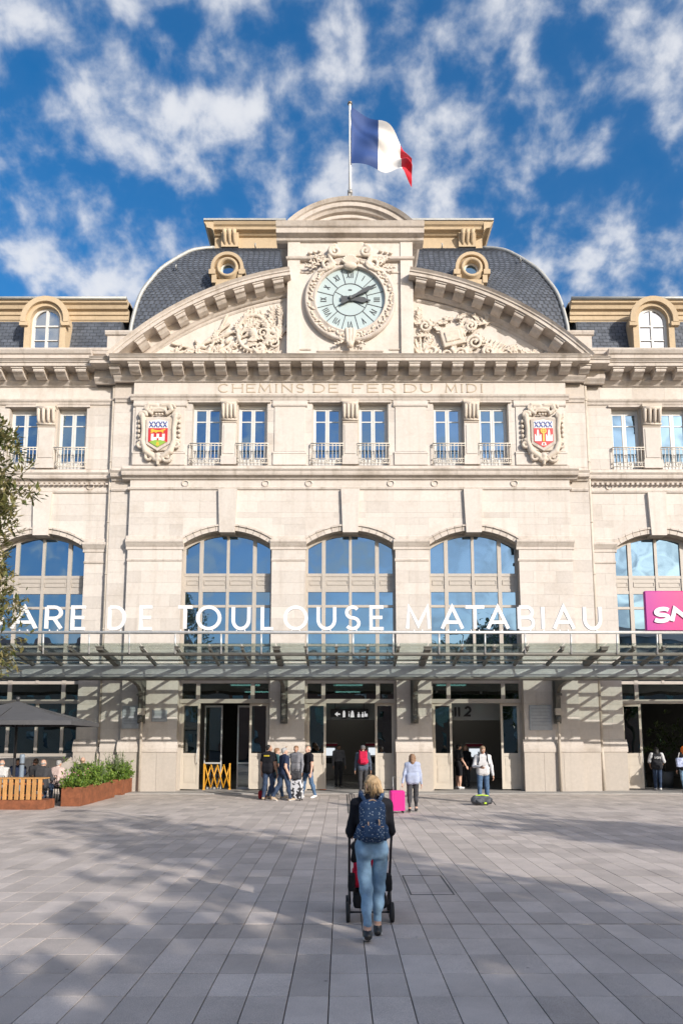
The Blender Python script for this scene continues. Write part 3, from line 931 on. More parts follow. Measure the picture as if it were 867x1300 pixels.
class Field:
    """primitives blended into one skin; each carries a material label"""
    def __init__(self, k=0.02): self.p, self.k = [], k
    def cap(self, a, b, ra, rb=None, m=0, k=None):
        self.p.append(('c', np.array(a, float), np.array(b, float), ra, ra if rb is None else rb, m, k)); return self
    def chain(self, pts, rs, m=0, k=None):
        if not isinstance(rs, (list, tuple)): rs = [rs]*len(pts)
        for i in range(len(pts)-1): self.cap(pts[i], pts[i+1], rs[i], rs[i+1], m, k)
        return self
    def ell(self, c, r, rot=None, m=0, k=None):
        r = (r,r,r) if isinstance(r, (int,float)) else r
        self.p.append(('e', np.array(c, float), np.array(r, float), None if rot is None else np.array(rot.to_3x3()), m, k)); return self
    def box(self, c, half, rd, rot=None, m=0, k=None):
        self.p.append(('b', np.array(c, float), np.array(half, float), rd, None if rot is None else np.array(rot.to_3x3()), m, k)); return self
    @staticmethod
    def dist(p, X):
        if p[0] == 'c':
            a, b, ra, rb = p[1:5]; ba = b-a; L = max(ba@ba, 1e-12)
            t = np.clip(((X-a)@ba)/L, 0, 1)
            return np.linalg.norm(X - a - t[...,None]*ba, axis=-1) - (ra + (rb-ra)*t)
        if p[0] == 'e':
            q = X - p[1]
            if p[3] is not None: q = q @ p[3]
            k0 = np.linalg.norm(q/p[2], axis=-1); k1 = np.linalg.norm(q/(p[2]**2), axis=-1)
            return k0*(k0-1)/np.maximum(k1, 1e-9)
        q = X - p[1]
        if p[4] is not None: q = q @ p[4]
        q = np.abs(q) - p[2]
        return np.linalg.norm(np.maximum(q,0), axis=-1) + np.minimum(q.max(-1), 0) - p[3]
    def bound(self, p):
        if p[0] == 'c':
            r = max(p[3], p[4]); return np.minimum(p[1],p[2])-r, np.maximum(p[1],p[2])+r
        if p[0] == 'e':
            r = p[2].max() if p[3] is not None else p[2]; return p[1]-r, p[1]+r
        r = (np.linalg.norm(p[2]) if p[4] is not None else p[2]) + p[3]
        return p[1]-r, p[1]+r
    def mesh(self, res, fold=0.0, fseed=0, ffreq=24.0, folded=None):
        bs = [self.bound(p) for p in self.p]
        pad = 2.5*res + self.k
        lo = np.min([b[0] for b in bs], 0) - pad; hi = np.max([b[1] for b in bs], 0) + pad
        n = np.ceil((hi-lo)/res).astype(int) + 1
        F = np.full(n, 1.0)
        ax = [lo[i] + np.arange(n[i])*res for i in range(3)]
        for p, (a, b) in zip(self.p, bs):
            k = p[-1] if p[-1] is not None else self.k
            i0 = np.maximum(((a-lo-pad-res)/res).astype(int), 0); i1 = np.minimum(((b-lo+pad+res)/res).astype(int)+2, n)
            sl = tuple(slice(i0[d], i1[d]) for d in range(3))
            X = np.stack(np.meshgrid(*[ax[d][sl[d]] for d in range(3)], indexing='ij'), -1)
            d = self.dist(p, X)
            f = F[sl]
            h = np.clip(.5 + .5*(f-d)/k, 0, 1)
            F[sl] = f*(1-h) + d*h - k*h*(1-h)
        if fold:
            r_ = np.random.default_rng(fseed)
            X = np.stack(np.meshgrid(*ax, indexing='ij'), -1)
            w = 0
            for q in range(5):
                dv = r_.normal(size=3)*np.array([.7,.7,1.2]); w = w + np.sin(X@(dv*ffreq) + r_.uniform(0,6) + 1.3*np.sin(X@(r_.normal(size=3)*ffreq*.5)))
            F = F + fold*w/2.5
        V, Q = surf_net(F, lo, res)
        D = np.stack([self.dist(p, V) for p in self.p], 1)
        lab = np.array([p[-2] for p in self.p])[D.argmin(1)]
        return V, Q, lab
def field_build(name, parts, mats, parent=None, loc=None, xf=None):
    """parts: list of (V, Q, labels); all joined in one mesh object"""
    Vs, Qs, Ls, o = [], [], [], 0
    for V, Q, lab in parts:
        Vs.append(V); Qs.append(Q+o); o += len(V)
        l4 = np.sort(lab[Q], 1); Ls.append(l4[:,1])
    V, Q, Lb = np.concatenate(Vs), np.concatenate(Qs), np.concatenate(Ls)
    if xf is not None:
        m = np.array(xf); V = V @ m[:3,:3].T + m[:3,3]
    me = bpy.data.meshes.new(name)
    me.from_pydata(V.tolist(), [], Q.tolist())
    for mt in mats: me.materials.append(mt)
    me.polygons.foreach_set('material_index', Lb.astype(np.int32))
    me.polygons.foreach_set('use_smooth', np.ones(len(Q), bool))
    me.update()
    return link(name, me, parent, loc)

# ------------------------------------------------------------------ stroke lettering
def arc(cx, cz, rx, rz, a0, a1, n=14):
    return [(cx + rx*math.cos(R(a)), cz + rz*math.sin(R(a))) for a in np.linspace(a0, a1, n)]
def glyph(ch):
    """centre-line strokes in a 0..1 box"""
    G = {
     'A': [[(0,0),(.5,1),(1,0)], [(.19,.30),(.81,.30)]],
     'B': [[(0,0),(0,1)], [(0,1),(.55,1)]+arc(.55,.76,.38,.24,90,-90,10), [(0,.52),(.55,.52)]+arc(.58,.26,.42,.26,90,-90,10)+[(0,0)]],
     'C': [arc(.55,.5,.55,.5,48,312,22)],
     'D': [[(0,0),(0,1)], [(0,1),(.4,1)]+arc(.4,.5,.6,.5,90,-90,18)+[(0,0)]],
     'E': [[(1,1),(0,1),(0,0),(1,0)], [(0,.52),(.9,.52)]],
     'F': [[(1,1),(0,1),(0,0)], [(0,.52),(.85,.52)]],
     'G': [arc(.52,.5,.52,.5,45,330,24)+[(1,.46),(.58,.46)]],
     'H': [[(0,0),(0,1)], [(1,0),(1,1)], [(0,.52),(1,.52)]],
     'I': [[(.5,0),(.5,1)]],
     'L': [[(0,1),(0,0),(1,0)]],
     'M': [[(0,0),(.08,1),(.5,.15),(.92,1),(1,0)]],
     'N': [[(0,0),(0,1),(1,0),(1,1)]],
     'O': [arc(.5,.5,.5,.5,90,450,30)],
     'R': [[(0,0),(0,1)], [(0,1),(.5,1)]+arc(.5,.74,.45,.26,90,-90,12)+[(0,.48)], [(.5,.48),(1,0)]],
     'S': [arc(.5,.75,.44,.25,35,265,14)+arc(.5,.25,.48,.25,85,-145,14)],
     'T': [[(0,1),(1,1)], [(.5,1),(.5,0)]],
     'U': [[(0,1),(0,.42)]+arc(.5,.42,.5,.42,180,360,16)+[(1,1)]],
     'V': [[(0,1),(.5,0),(1,1)]], 'X': [[(0,1),(1,0)], [(0,0),(1,1)]],
     'a': [arc(.5,.28,.5,.28,0,360,18), [(1,.58),(1,0)]],
     'l': [[(.3,1),(.3,.15),(.45,0),(.7,0)]],
     '2': [arc(.5,.68,.46,.32,160,-30,14)+[(0,0),(1,0)]],
     'i': [[(.5,0),(.5,.62)], [(.5,.86),(.5,1)]],
    }
    return G[ch]
def ribbon(mb, pts, w, y0, y1, xf, m=0):
    P = [Vector(p) for p in pts]
    P = [p for i, p in enumerate(P) if i == 0 or (p-P[i-1]).length > 1e-4]
    closed = len(P) > 3 and (P[0]-P[-1]).length < 1e-4
    if closed: P = P[:-1]
    N = len(P); Lp, Rp = [], []
    for i in range(N):
        a = P[i-1] if (closed or i > 0) else None
        b = P[(i+1) % N] if (closed or i < N-1) else None
        d1 = (P[i]-a).normalized() if a is not None else None
        d2 = (b-P[i]).normalized() if b is not None else None
        d1 = d1 or d2; d2 = d2 or d1
        n1 = Vector((-d1.y, d1.x)); n2 = Vector((-d2.y, d2.x))
        mt = (n1+n2)
        mt = mt.normalized() if mt.length > 1e-5 else n1
        sc = min(1/max(mt.dot(n1), .3), 2.4)
        Lp.append(P[i]+mt*w/2*sc); Rp.append(P[i]-mt*w/2*sc)
    for i in range(N if closed else N-1):
        j = (i+1) % N
        mb.prism_xz([xf(Rp[i]), xf(Rp[j]), xf(Lp[j]), xf(Lp[i])], y0, y1, m)
def letter(mb, ch, x0, x1, z0, z1, w, y0, y1, shear=0., m=0, serif=False):
    sx, sz = (x1-x0-w), (z1-z0-w)
    if ch == 'I' and x1-x0 < 1.5*w: sx = 0.0
    for sk_, st in enumerate(glyph(ch)):
        pts = [(x0+w/2+p[0]*sx, z0+w/2+p[1]*sz) for p in st]
        pts = [(x+shear*(z-z0), z) for x, z in pts]
        ribbon(mb, pts, w, y0+.004*sk_*min(1,(y1-y0)/.02), y1-.003*sk_*min(1,(y1-y0)/.05), lambda v: (v.x, v.y), m)
        if serif:
            for p in (pts[0], pts[-1]):
                if abs(p[1]-(z0+w/2)) < .02 or abs(p[1]-(z1-w/2)) < .02:
                    mb.box(p[0]-w*1.0, p[0]+w*1.0, y0+.001, y1, p[1]-w*.3, p[1]+w*.3, m)
    return mb

# frieze inscription: raised strokes, brown to imitate the shade in cut letters
words = [("CHEMINS",281,388),("DE",399,429),("FER",447,500),("DU",511,546),("MIDI",562,609)]
def u2x(u): return (u-433.5)*0.03255 - 0.33
LW = {'C':1,'H':1,'E':.8,'M':1.15,'I':.35,'N':1.,'S':.8,'D':1.,'F':.75,'R':.9,'U':.95}
for wd, ua, ub in words:
    xa, xb = u2x(ua), u2x(ub)
    tot = sum(LW[c] for c in wd) + .32*(len(wd)-1); k = (xb-xa)/tot; x = xa
    for c in wd:
        o = letter(MB(), c, x, x+LW[c]*k, 15.80, 16.18, .042, -.016, .01, serif=True).build("frieze_letter", LETTER_SHADE, B)
        x += (LW[c]+.32)*k

# ------------------------------------------------------------------ carved reliefs
def spiral(F, c, r0, turns, y, rad, s=1, a0=0., m=0, depth=0.0):
    n = int(14*turns); pts, rs = [], []
    for i in range(n+1):
        t = i/n; r = r0*(1-t)**.8 + .01; a = a0 + s*turns*2*math.pi*t
        pts.append((c[0]+r*math.cos(a), y - depth*t, c[1]+r*math.sin(a))); rs.append(rad*(1-.45*t))
    F.chain(pts, rs, m)
def leaf_spray(F, rnd, x, z, ang, L, y, w=.07, n=5, m=0):
    for i in range(n):
        t = (i+.5)/n
        px, pz = x+math.cos(ang)*L*t, z+math.sin(ang)*L*t
        for s in (-1, 1):
            a = ang + s*rnd.uniform(.5,.9); l = L*.36*(1-.4*t)
            F.cap((px,y-.03,pz), (px+math.cos(a)*l, y-.06-rnd.uniform(0,.05), pz+math.sin(a)*l), w*.55, w*.3, m)
    F.cap((x,y-.03,z), (x+math.cos(ang)*L, y-.05, z+math.sin(ang)*L), w*.5, w*.3, m)
ty = 0.06
def under(x): return rake_z(x) - .95
# left: cog wheel, flags and oak branches
F = Field(.012); rn = random.Random(5)
cx, cz = -3.92, 18.35
for a in np.linspace(0, 2*math.pi, 30, endpoint=False):
    F.cap((cx+.66*math.cos(a), ty-.10, cz+.80*math.sin(a)), (cx+.76*math.cos(a), ty-.12, cz+.92*math.sin(a)), .035, .03)
ring = [(cx+.62*math.cos(a), ty-.10, cz+.76*math.sin(a)) for a in np.linspace(0, 2*math.pi, 30)]
F.chain(ring, .075)
for a in np.linspace(0.3, math.pi+.3, 4, endpoint=False):
    F.cap((cx-.6*math.cos(a),ty-.06,cz-.72*math.sin(a)),(cx+.6*math.cos(a),ty-.06,cz+.72*math.sin(a)),.05)
F.ell((cx,ty-.08,cz),(.2,.14,.22))
for k in range(26):
    a = rn.uniform(-.2, 2.6); x = rn.uniform(-4.4,-2.75); z = rn.uniform(17.4, 19.0)
    if z < under(abs(x)) : leaf_spray(F, rn, x, z, a, rn.uniform(.4,.75), ty-rn.uniform(0,.1), .085)
for k in range(6): spiral(F, (rn.uniform(-3.7,-2.8), rn.uniform(17.3,18.6)), rn.uniform(.16,.3), 1.4, ty-.14, .06, rn.choice((-1,1)), rn.uniform(0,6))
for x0, z0, x1, z1 in ((-7.7,17.12,-4.4,18.55),(-6.9,17.1,-4.9,18.75),(-5.9,17.1,-5.0,19.1),(-7.2,17.9,-4.6,17.2)):
    F.cap((x0,ty-.06,z0),(x1,ty-.1,z1),.055,.06)
for k in range(34):
    x = rn.uniform(-7.3,-4.5); z = rn.uniform(17.1, 17.25+ (x+7.6)*.46)
    a = rn.uniform(0, 6.28)
    if rn.random() < .6: leaf_spray(F, rn, x, z, rn.uniform(.2,2.2), rn.uniform(.25,.55), ty-rn.uniform(0,.08), .08, 4)
    else: F.ell((x,ty-.06,z),(rn.uniform(.1,.24),.1,rn.uniform(.06,.12)), Matrix.Rotation(a,4,'Y'))
for k in range(5): spiral(F, (-7.0+k*.5, 17.25+k*.08), .2, 1.3, ty-.08, .055, 1, k)
field_build("relief_sculpture", [F.mesh(.024, .006, 1, 30)], [STONE_CARVED], B)
# right: casket, horn scrolls and trailing foliage
F = Field(.012); rn = random.Random(9)
F.box((4.15,ty-.1,18.15),(.42,.1,.36),.03,Matrix.Rotation(-.25,4,'Y'))
F.box((4.15,ty-.2,18.15),(.28,.06,.20),.02,Matrix.Rotation(-.25,4,'Y'))
for k in range(34):
    x = rn.uniform(2.8,5.6); z = rn.uniform(17.2,19.15)
    if z < under(x)-.1: leaf_spray(F, rn, x, z, rn.uniform(-.5,3.4), rn.uniform(.35,.7), ty-rn.uniform(0,.12), .085)
for c, r in (((3.95,17.36),.30),((4.5,17.38),.27),((3.3,17.5),.33),((5.05,17.9),.30),((5.6,17.5),.24),((3.05,18.6),.25),((4.9,18.6),.24)):
    spiral(F, c, r, 1.6, ty-.14, .075, rn.choice((-1,1)), rn.uniform(0,6), depth=.06)
for k in range(30):
    x = rn.uniform(5.2,8.0); zt = 17.15 + max(0,(8.2-x))*.36
    z = rn.uniform(17.08, zt)
    leaf_spray(F, rn, x, z, rn.uniform(2.3,3.6) if rn.random()<.5 else rn.uniform(-.3,.8), rn.uniform(.25,.55), ty-rn.uniform(0,.08), .075, 4)
for k in range(9):
    a = R(15+k*9); F.cap((5.5,ty-.1,17.12),(5.5+1.25*math.cos(a),ty-.05,17.12+.95*math.sin(a)),.05,.06)
for k in range(7):
    a = R(120-k*12); F.cap((2.95,ty-.08,17.1),(2.95+.9*math.cos(a),ty-.1,17.1+1.0*math.sin(a)),.07,.05)
field_build("relief_sculpture", [F.mesh(.024, .006, 2, 30)], [STONE_CARVED], B)

# clock surround: wreathed ring, crowning shell and foot
CX0, CZ0 = 0.02, 19.62
ck = MB()
mt = Matrix.Translation((CX0, -.22, CZ0)) @ Matrix.Rotation(math.pi/2, 4, 'X')
ck.lathe([(1.84,-.02),(1.86,.16),(1.80,.22),(1.74,.22),(1.70,.18),(1.50,.20),(1.45,.24),(1.40,.24),(1.38,.12),(1.38,-.02)], 64, mt)
clock_ring = ck.build("clock", STONE_TRIM, B)
F = Field(.008); rn = random.Random(3)
for k in range(120):
    a = 2*math.pi*k/120 + rn.uniform(-.02,.02); r = rn.uniform(1.53,1.70)
    F.ell((CX0+r*math.cos(a), -.42, CZ0+r*math.sin(a)), (.075,.055,.042), Matrix.Rotation(-a+rn.uniform(-.9,.9),4,'Y'))
field_build("wreath", [F.mesh(.02)], [STONE_CARVED], clock_ring)
F = Field(.014)
for s in (-1, 1):
    spiral(F, (CX0+s*.62, 21.62), .24, 1.5, -.50, .085, -s, math.pi/2 if s>0 else math.pi/2)
    spiral(F, (CX0+s*.92, 21.12), .26, 1.4, -.46, .075, s, 0 if s<0 else math.pi)
    F.chain([(CX0+s*.38,-.44,21.9),(CX0+s*.72,-.48,21.75),(CX0+s*.86,-.46,21.45),(CX0+s*.70,-.46,21.12),(CX0+s*.98,-.44,20.85),(CX0+s*1.3,-.42,20.8)], [.07,.09,.08,.09,.08,.05])
    for k in range(4): leaf_spray(F, rn, CX0+s*(.9+.16*k), 21.3-.1*k, R(20 if s>0 else 160)+rn.uniform(-.5,.5), .45, -.36, .075, 3)
    for k in range(3): F.ell((CX0+s*(1.25+.2*k),-.36,21.72-.04*k),(.09,.06,.05))
F.box((CX0,-.42,21.72),(.5,.04,.26),.06)
for k in range(9):
    a = R(30+15*k); F.cap((CX0,-.48,20.98),(CX0+.36*math.cos(a),-.52,20.98+.42*math.sin(a)),.04,.06)
F.ell((CX0,-.45,21.0),(.28,.14,.16))
field_build("clock_crest", [F.mesh(.022)], [STONE_CARVED], clock_ring)
F = Field(.014)
for k in (-1,0,1):
    F.cap((CX0+k*.14,-.44,18.24),(CX0+k*.11,-.48,17.7),.09,.06)
for s in (-1,1):
    spiral(F,(CX0+s*.3,18.02),.17,1.3,-.4,.06,s,0); leaf_spray(F, rn, CX0+s*.25, 17.8, R(-20 if s>0 else 200), .4, -.36, .06, 3)
F.ell((CX0,-.45,17.62),(.14,.12,.16))
field_build("clock_foot", [F.mesh(.022)], [STONE_CARVED], clock_ring)
MB().lathe([(0,0),(1.385,0)], 64, Matrix.Translation((0,-.10,0)) @ mt, smooth=False).build("dial", DIAL, clock_ring)
yd = -.335
marks = MB()
ring = [(CX0+.70*math.cos(a), CZ0+.70*math.sin(a)) for a in np.linspace(0, 2*math.pi, 49)]
ribbon(marks, ring, .03, yd, yd+.02, lambda v: (v.x, v.y))
for k in range(12):
    a = R(15+30*k)
    ribbon(marks, [(CX0+.70*math.cos(a),CZ0+.70*math.sin(a)),(CX0+1.37*math.cos(a),CZ0+1.37*math.sin(a))], .026, yd+.001, yd+.021, lambda v: (v.x, v.y))
for a in (R(30), R(150), R(210), R(330)):
    ribbon(marks, [(CX0+.15*math.cos(a),CZ0+.15*math.sin(a)),(CX0+.69*math.cos(a),CZ0+.69*math.sin(a))], .02, yd+.001, yd+.021, lambda v: (v.x, v.y))
marks.box(CX0-.07, CX0+.07, yd, yd+.02, CZ0+.40, CZ0+.45)
marks.build("dial_division", CLOCK_DARK, clock_ring)
ROM = ["XII","I","II","III","IV","V","VI","VII","VIII","IX","X","XI"]
for h, tx in enumerate(ROM):
    mb = MB(); adv = {'I':.075,'V':.15,'X':.15}; tot = sum(adv[c] for c in tx); x = -tot/2
    for c in tx:
        letter(mb, c, x+.006, x+adv[c]-.006, -.14, .14, .032, 0, .02); x += adv[c]
    a = -R(30*h); o = mb.build("numeral", CLOCK_DARK, clock_ring)
    o.location = (CX0+1.08*math.sin(-a), yd, CZ0+1.08*math.cos(a)); o.rotation_euler = (0, -a, 0)
def hand(ang, L, w, tail, y):
    mb = MB(); s, c = math.sin(R(ang)), math.cos(R(ang))
    def p(u, v): return (CX0+u*s+v*c, CZ0+u*c-v*s)
    outl = [p(-tail,-w*.7),p(-tail*.4,-w*.9),p(L*.25,-w*.55),p(L*.55,-w),p(L*.72,-w*.9),p(L*.80,-w*.35),p(L,-w*.2),p(L,w*.2),p(L*.80,w*.35),p(L*.72,w*.9),p(L*.55,w),p(L*.25,w*.55),p(-tail*.4,w*.9),p(-tail,w*.7)]
    mb.prism_xz(outl[::-1], y, y+.03); return mb
hand(95, .82, .12, .38, yd-.07).build("hour_hand", CLOCK_DARK, clock_ring)
hand(60, 1.22, .085, .42, yd-.13).build("minute_hand", CLOCK_DARK, clock_ring)
MB().lathe([(0,.2),(.07,.2),(.07,0)], 14, Matrix.Translation((0,-.10,0)) @ mt).build("hand_boss", CLOCK_DARK, clock_ring)

# coats of arms in carved cartouches
RED = mat("shield_red", (0.50, 0.03, 0.035), .5); GOLD = mat("shield_gold", (0.75, 0.42, 0.04), .45)
BLUE = mat("shield_blue", (0.05, 0.09, 0.30), .5); WH = mat("shield_white", (0.75, 0.74, 0.70), .6); GREEN = mat("shield_green", (0.25, 0.42, 0.06), .6)
for s in (-1, 1):
    X = -7.59 if s < 0 else 7.66; Z = 13.98
    F = Field(.016); rn = random.Random(20+s)
    y0 = -.03
    # strapwork shield with rolled ends
    for q in (-1, 1):
        F.chain([(X+q*.66,y0-.10,Z+.78),(X+q*.60,y0-.12,Z+.2),(X+q*.62,y0-.12,Z-.3),(X+q*.48,y0-.13,Z-.72),(X+q*.16,y0-.12,Z-.95)], [.12,.09,.10,.13,.10])
        spiral(F, (X+q*.66, Z+.80), .15, 1.2, y0-.13, .07, -q, 0)
        spiral(F, (X+q*.72, Z-.42), .17, 1.3, y0-.13, .07, q, math.pi/2)
        spiral(F, (X+q*.34, Z-.95), .20, 1.3, y0-.14, .07, -q, 0)
        for k in range(5): F.ell((X+q*.80,y0-.06,Z+.55-.2*k),(.07,.07,.085))
        for k in range(3): F.cap((X+q*(.30+.1*k),y0-.15,Z-.92+.05*k),(X+q*(.36+.1*k),y0-.15,Z-.68+.04*k),.035)
        F.chain([(X+q*.10,y0-.1,Z+1.20),(X+q*.42,y0-.12,Z+1.22),(X+q*.5,y0-.12,Z+1.02),(X+q*.3,y0-.12,Z+.86)], [.10,.09,.08,.07])
        spiral(F, (X+q*.47, Z+1.12), .14, 1.1, y0-.14, .055, q, 0)
    F.box((X,y0-.05,Z+.02),(.56,.03,.66),.05)
    F.box((X,y0-.08,Z+1.06),(.26,.05,.10),.04)
    F.chain([(X+.30*math.cos(a),y0-.14,Z+.86+.20*math.sin(a)) for a in np.linspace(.1,math.pi-.1,10)], .05)
    for k in range(3): F.ell((X+.12*(k-1),y0-.12,Z+.84),(.06,.06,.05))
    F.cap((X,y0-.12,Z-.9),(X,y0-.12,Z-1.22),.13,.06); F.ell((X,y0-.12,Z-1.05),(.22,.10,.10))
    cart = field_build("cartouche", [F.mesh(.022)], [STONE_CARVED], B)
    # pointed shield: stone border, then the painted field in pieces
    def sh(k): return [(X-.44*k,Z+.56*k),(X-.44*k,Z-.38*k),(X,Z-.66*k),(X+.44*k,Z-.38*k),(X+.44*k,Z+.56*k),(X,Z+.66*k)]
    MB().prism_xz(sh(1.08), y0-.19, y0-.05).build("shield", STONE_TRIM, cart)
    fy = y0-.20
    fld = MB()
    def rect(a,b,c,d,m,dy=0.): fld.prism_xz([(X+a,Z+c),(X+b,Z+c),(X+b,Z+d),(X+a,Z+d)], fy-.004-dy, y0-.18, m)
    L = -.40
    fld.prism_xz([(X-.38,Z+.22),(X+.38,Z+.22),(X+.38,Z+.50),(X,Z+.58),(X-.38,Z+.50)], fy-.004, y0-.18, 3)
    for k in range(4):
        xa = X-.36+.18*k
        ribbon(fld, [(xa+.02,Z+.25),(xa+.16,Z+.49)], .045, fy-.016, fy, lambda v: (v.x,v.y), 2)
        ribbon(fld, [(xa+.02,Z+.49),(xa+.16,Z+.25)], .045, fy-.020, fy, lambda v: (v.x,v.y), 2)
        fld.ball((xa+.09,fy-.01,Z+.37),(.025,.015,.025),6,4,1)
    fld.prism_xz([(X-.38,Z-.34),(X,Z-.58),(X+.38,Z-.34),(X+.38,Z+.22),(X-.38,Z+.22)], fy-.005, y0-.18, 0)
    if s < 0:
        # gold lion passant
        lion = [(-.30,.04),(-.26,.08),(-.30,.13),(-.22,.19),(-.14,.14),(.05,.12),(.18,.15),(.27,.19),(.31,.14),(.24,.12),(.20,.09),(.24,.03),(.17,.02),(.14,.07),(.0,.06),(-.06,.02),(-.13,.02),(-.10,.06),(-.19,.05),(-.24,.01)]
        fld.prism_xz([(X+a,Z+b) for a,b in lion][::-1], fy-.02, fy, 1)
        rect(-.27,.27,-.30,-.16,3,.008)
        for a in (-.27,-.05,.17):
            rect(a,a+.10,-.16,-.04,3,.008)
            for b in (0,.04,.08): rect(a+b,a+b+.022,-.04,-.015,3,.008)
        fld.prism_xz([(X-.34,Z-.36),(X,Z-.575),(X+.34,Z-.36),(X+.12,Z-.28),(X-.12,Z-.28)], fy-.017, fy, 4)
        fld.prism_xz([(X-.06,Z-.5),(X+.06,Z-.5),(X+.03,Z-.36),(X-.03,Z-.36)], fy-.021, fy, 1)
        rect(-.035,.035,-.30,-.20,0,.014)
    else:
        for q in (-1,1):
            rect(q*.22-.13,q*.22+.13,-.32,-.10,3,.008)
            fld.prism_xz([(X+q*.22-.05,Z-.11),(X+q*.22+.05,Z-.11),(X+q*.22+.03,Z+.12),(X+q*.22,Z+.18),(X+q*.22-.03,Z+.12)], fy-.012, fy, 3)
            for b in (-.13,.09): rect(q*.22+b,q*.22+b+.04,-.10,-.04,3,.008)
        rect(-.035,.035,-.34,.02,1,.016)
        ring = [(X+.10*math.cos(a), Z+.10+.09*math.sin(a)) for a in np.linspace(0,2*math.pi,17)]
        ribbon(fld, ring, .045, fy-.024, fy, lambda v: (v.x,v.y), 1)
        rect(-.025,.025,.0,.2,1,.014); rect(-.12,.12,.08,.12,1,.018)
        fld.prism_xz([(X-.10,Z-.5),(X+.10,Z-.5),(X+.07,Z-.38),(X-.07,Z-.38)], fy-.014, fy, 3)
        fld.ball((X,fy-.02,Z-.44),(.04,.02,.04),8,5,0)
    fld.build("painted_arms", [RED, GOLD, BLUE, WH, GREEN], cart)

# ------------------------------------------------------------------ windows
def upper_window(c, y, idx):
    fr = MB(); h = UH; z0, z1 = UZ0, UZ1
    yf = y+.24
    fr.box(c-h, c+h, yf-.02, yf+.10, z1-.14, z1); fr.box(c-h, c-h+.09, yf, yf+.09, z0, z1-.14); fr.box(c+h-.09, c+h, yf, yf+.09, z0, z1-.14)
    for s in (-1, 1):
        a, b = (c-h+.09, c-.005) if s < 0 else (c+.005, c+h-.09)
        fr.box(a, a+.055, yf+.015, yf+.075, z0+.05, z1-.14); fr.box(b-.075 if s<0 else b-.055, b, yf+.015, yf+.075, z0+.05, z1-.14)
        if s > 0: fr.box(a, a+.075, yf+.013, yf+.077, z0+.05, z1-.14)
        fr.box(a, b, yf+.018, yf+.072, z1-.21, z1-.14); fr.box(a, b, yf+.02, yf+.07, z1-.70, z1-.655); fr.box(a, b, yf+.02, yf+.07, z0+.05, z0+.35)
    w = fr.build("window", WHITE, B)
    for s in (-1, 1):
        a, b = (c-h+.14, c-.07) if s < 0 else (c+.07, c+h-.14)
        for p, q in ((z0+.34, z1-.70), (z1-.66, z1-.20)):
            tl = R(rp.uniform(-.5,.5)); pn = MB().box(a, b, yf+.04, yf+.055, p, q).build("pane", GLASS_UP, w)
    # jamb lining of the reveal
    MB().box(c-h-.0005, c-h+.03, y+.03, yf, z0, z1-.02).box(c+h-.03, c+h+.0005, y+.03, yf, z0, z1-.02).build("reveal_lining", FRAME, w)
    rl = MB(); yr = y-.10; zb = 12.78; zt = 13.62; x0, x1 = c-h-.04, c+h+.04
    for z, r in ((zt,.026),(zt-.09,.014),(zb+.22,.014),(zb+.03,.018)):
        rl.tube([(x0,yr,z),(x1,yr,z)], r, 6)
        for x in (x0, x1): rl.tube([(x,yr,z),(x,y+.1,z)], r, 6)
    n = 9
    for k in range(n+1):
        x = x0+(x1-x0)*k/n; rl.tube([(x,yr,zb+.03),(x,yr,zt)], .015, 5)
    for k in range(3):
        x = x0+(x1-x0)*(k+.5)/3
        rl.tube([(x+.10*math.cos(a),yr-.006,zb+.125+.085*math.sin(a)) for a in np.linspace(0,2*math.pi,12,endpoint=False)], .016, 5, closed=True)
        rl.ball((x,yr-.02,zb+.125),.04,8,5)
    for k in range(4):
        x = x0+(x1-x0)*k/3; rl.ball((x,yr,zt-.045),(.03,.02,.03),6,4)
    rl.build("balcony_railing", RAIL_IRON, w)
rp = random.Random(2)
for i, (c, y) in enumerate(UPW): upper_window(c, y, i)

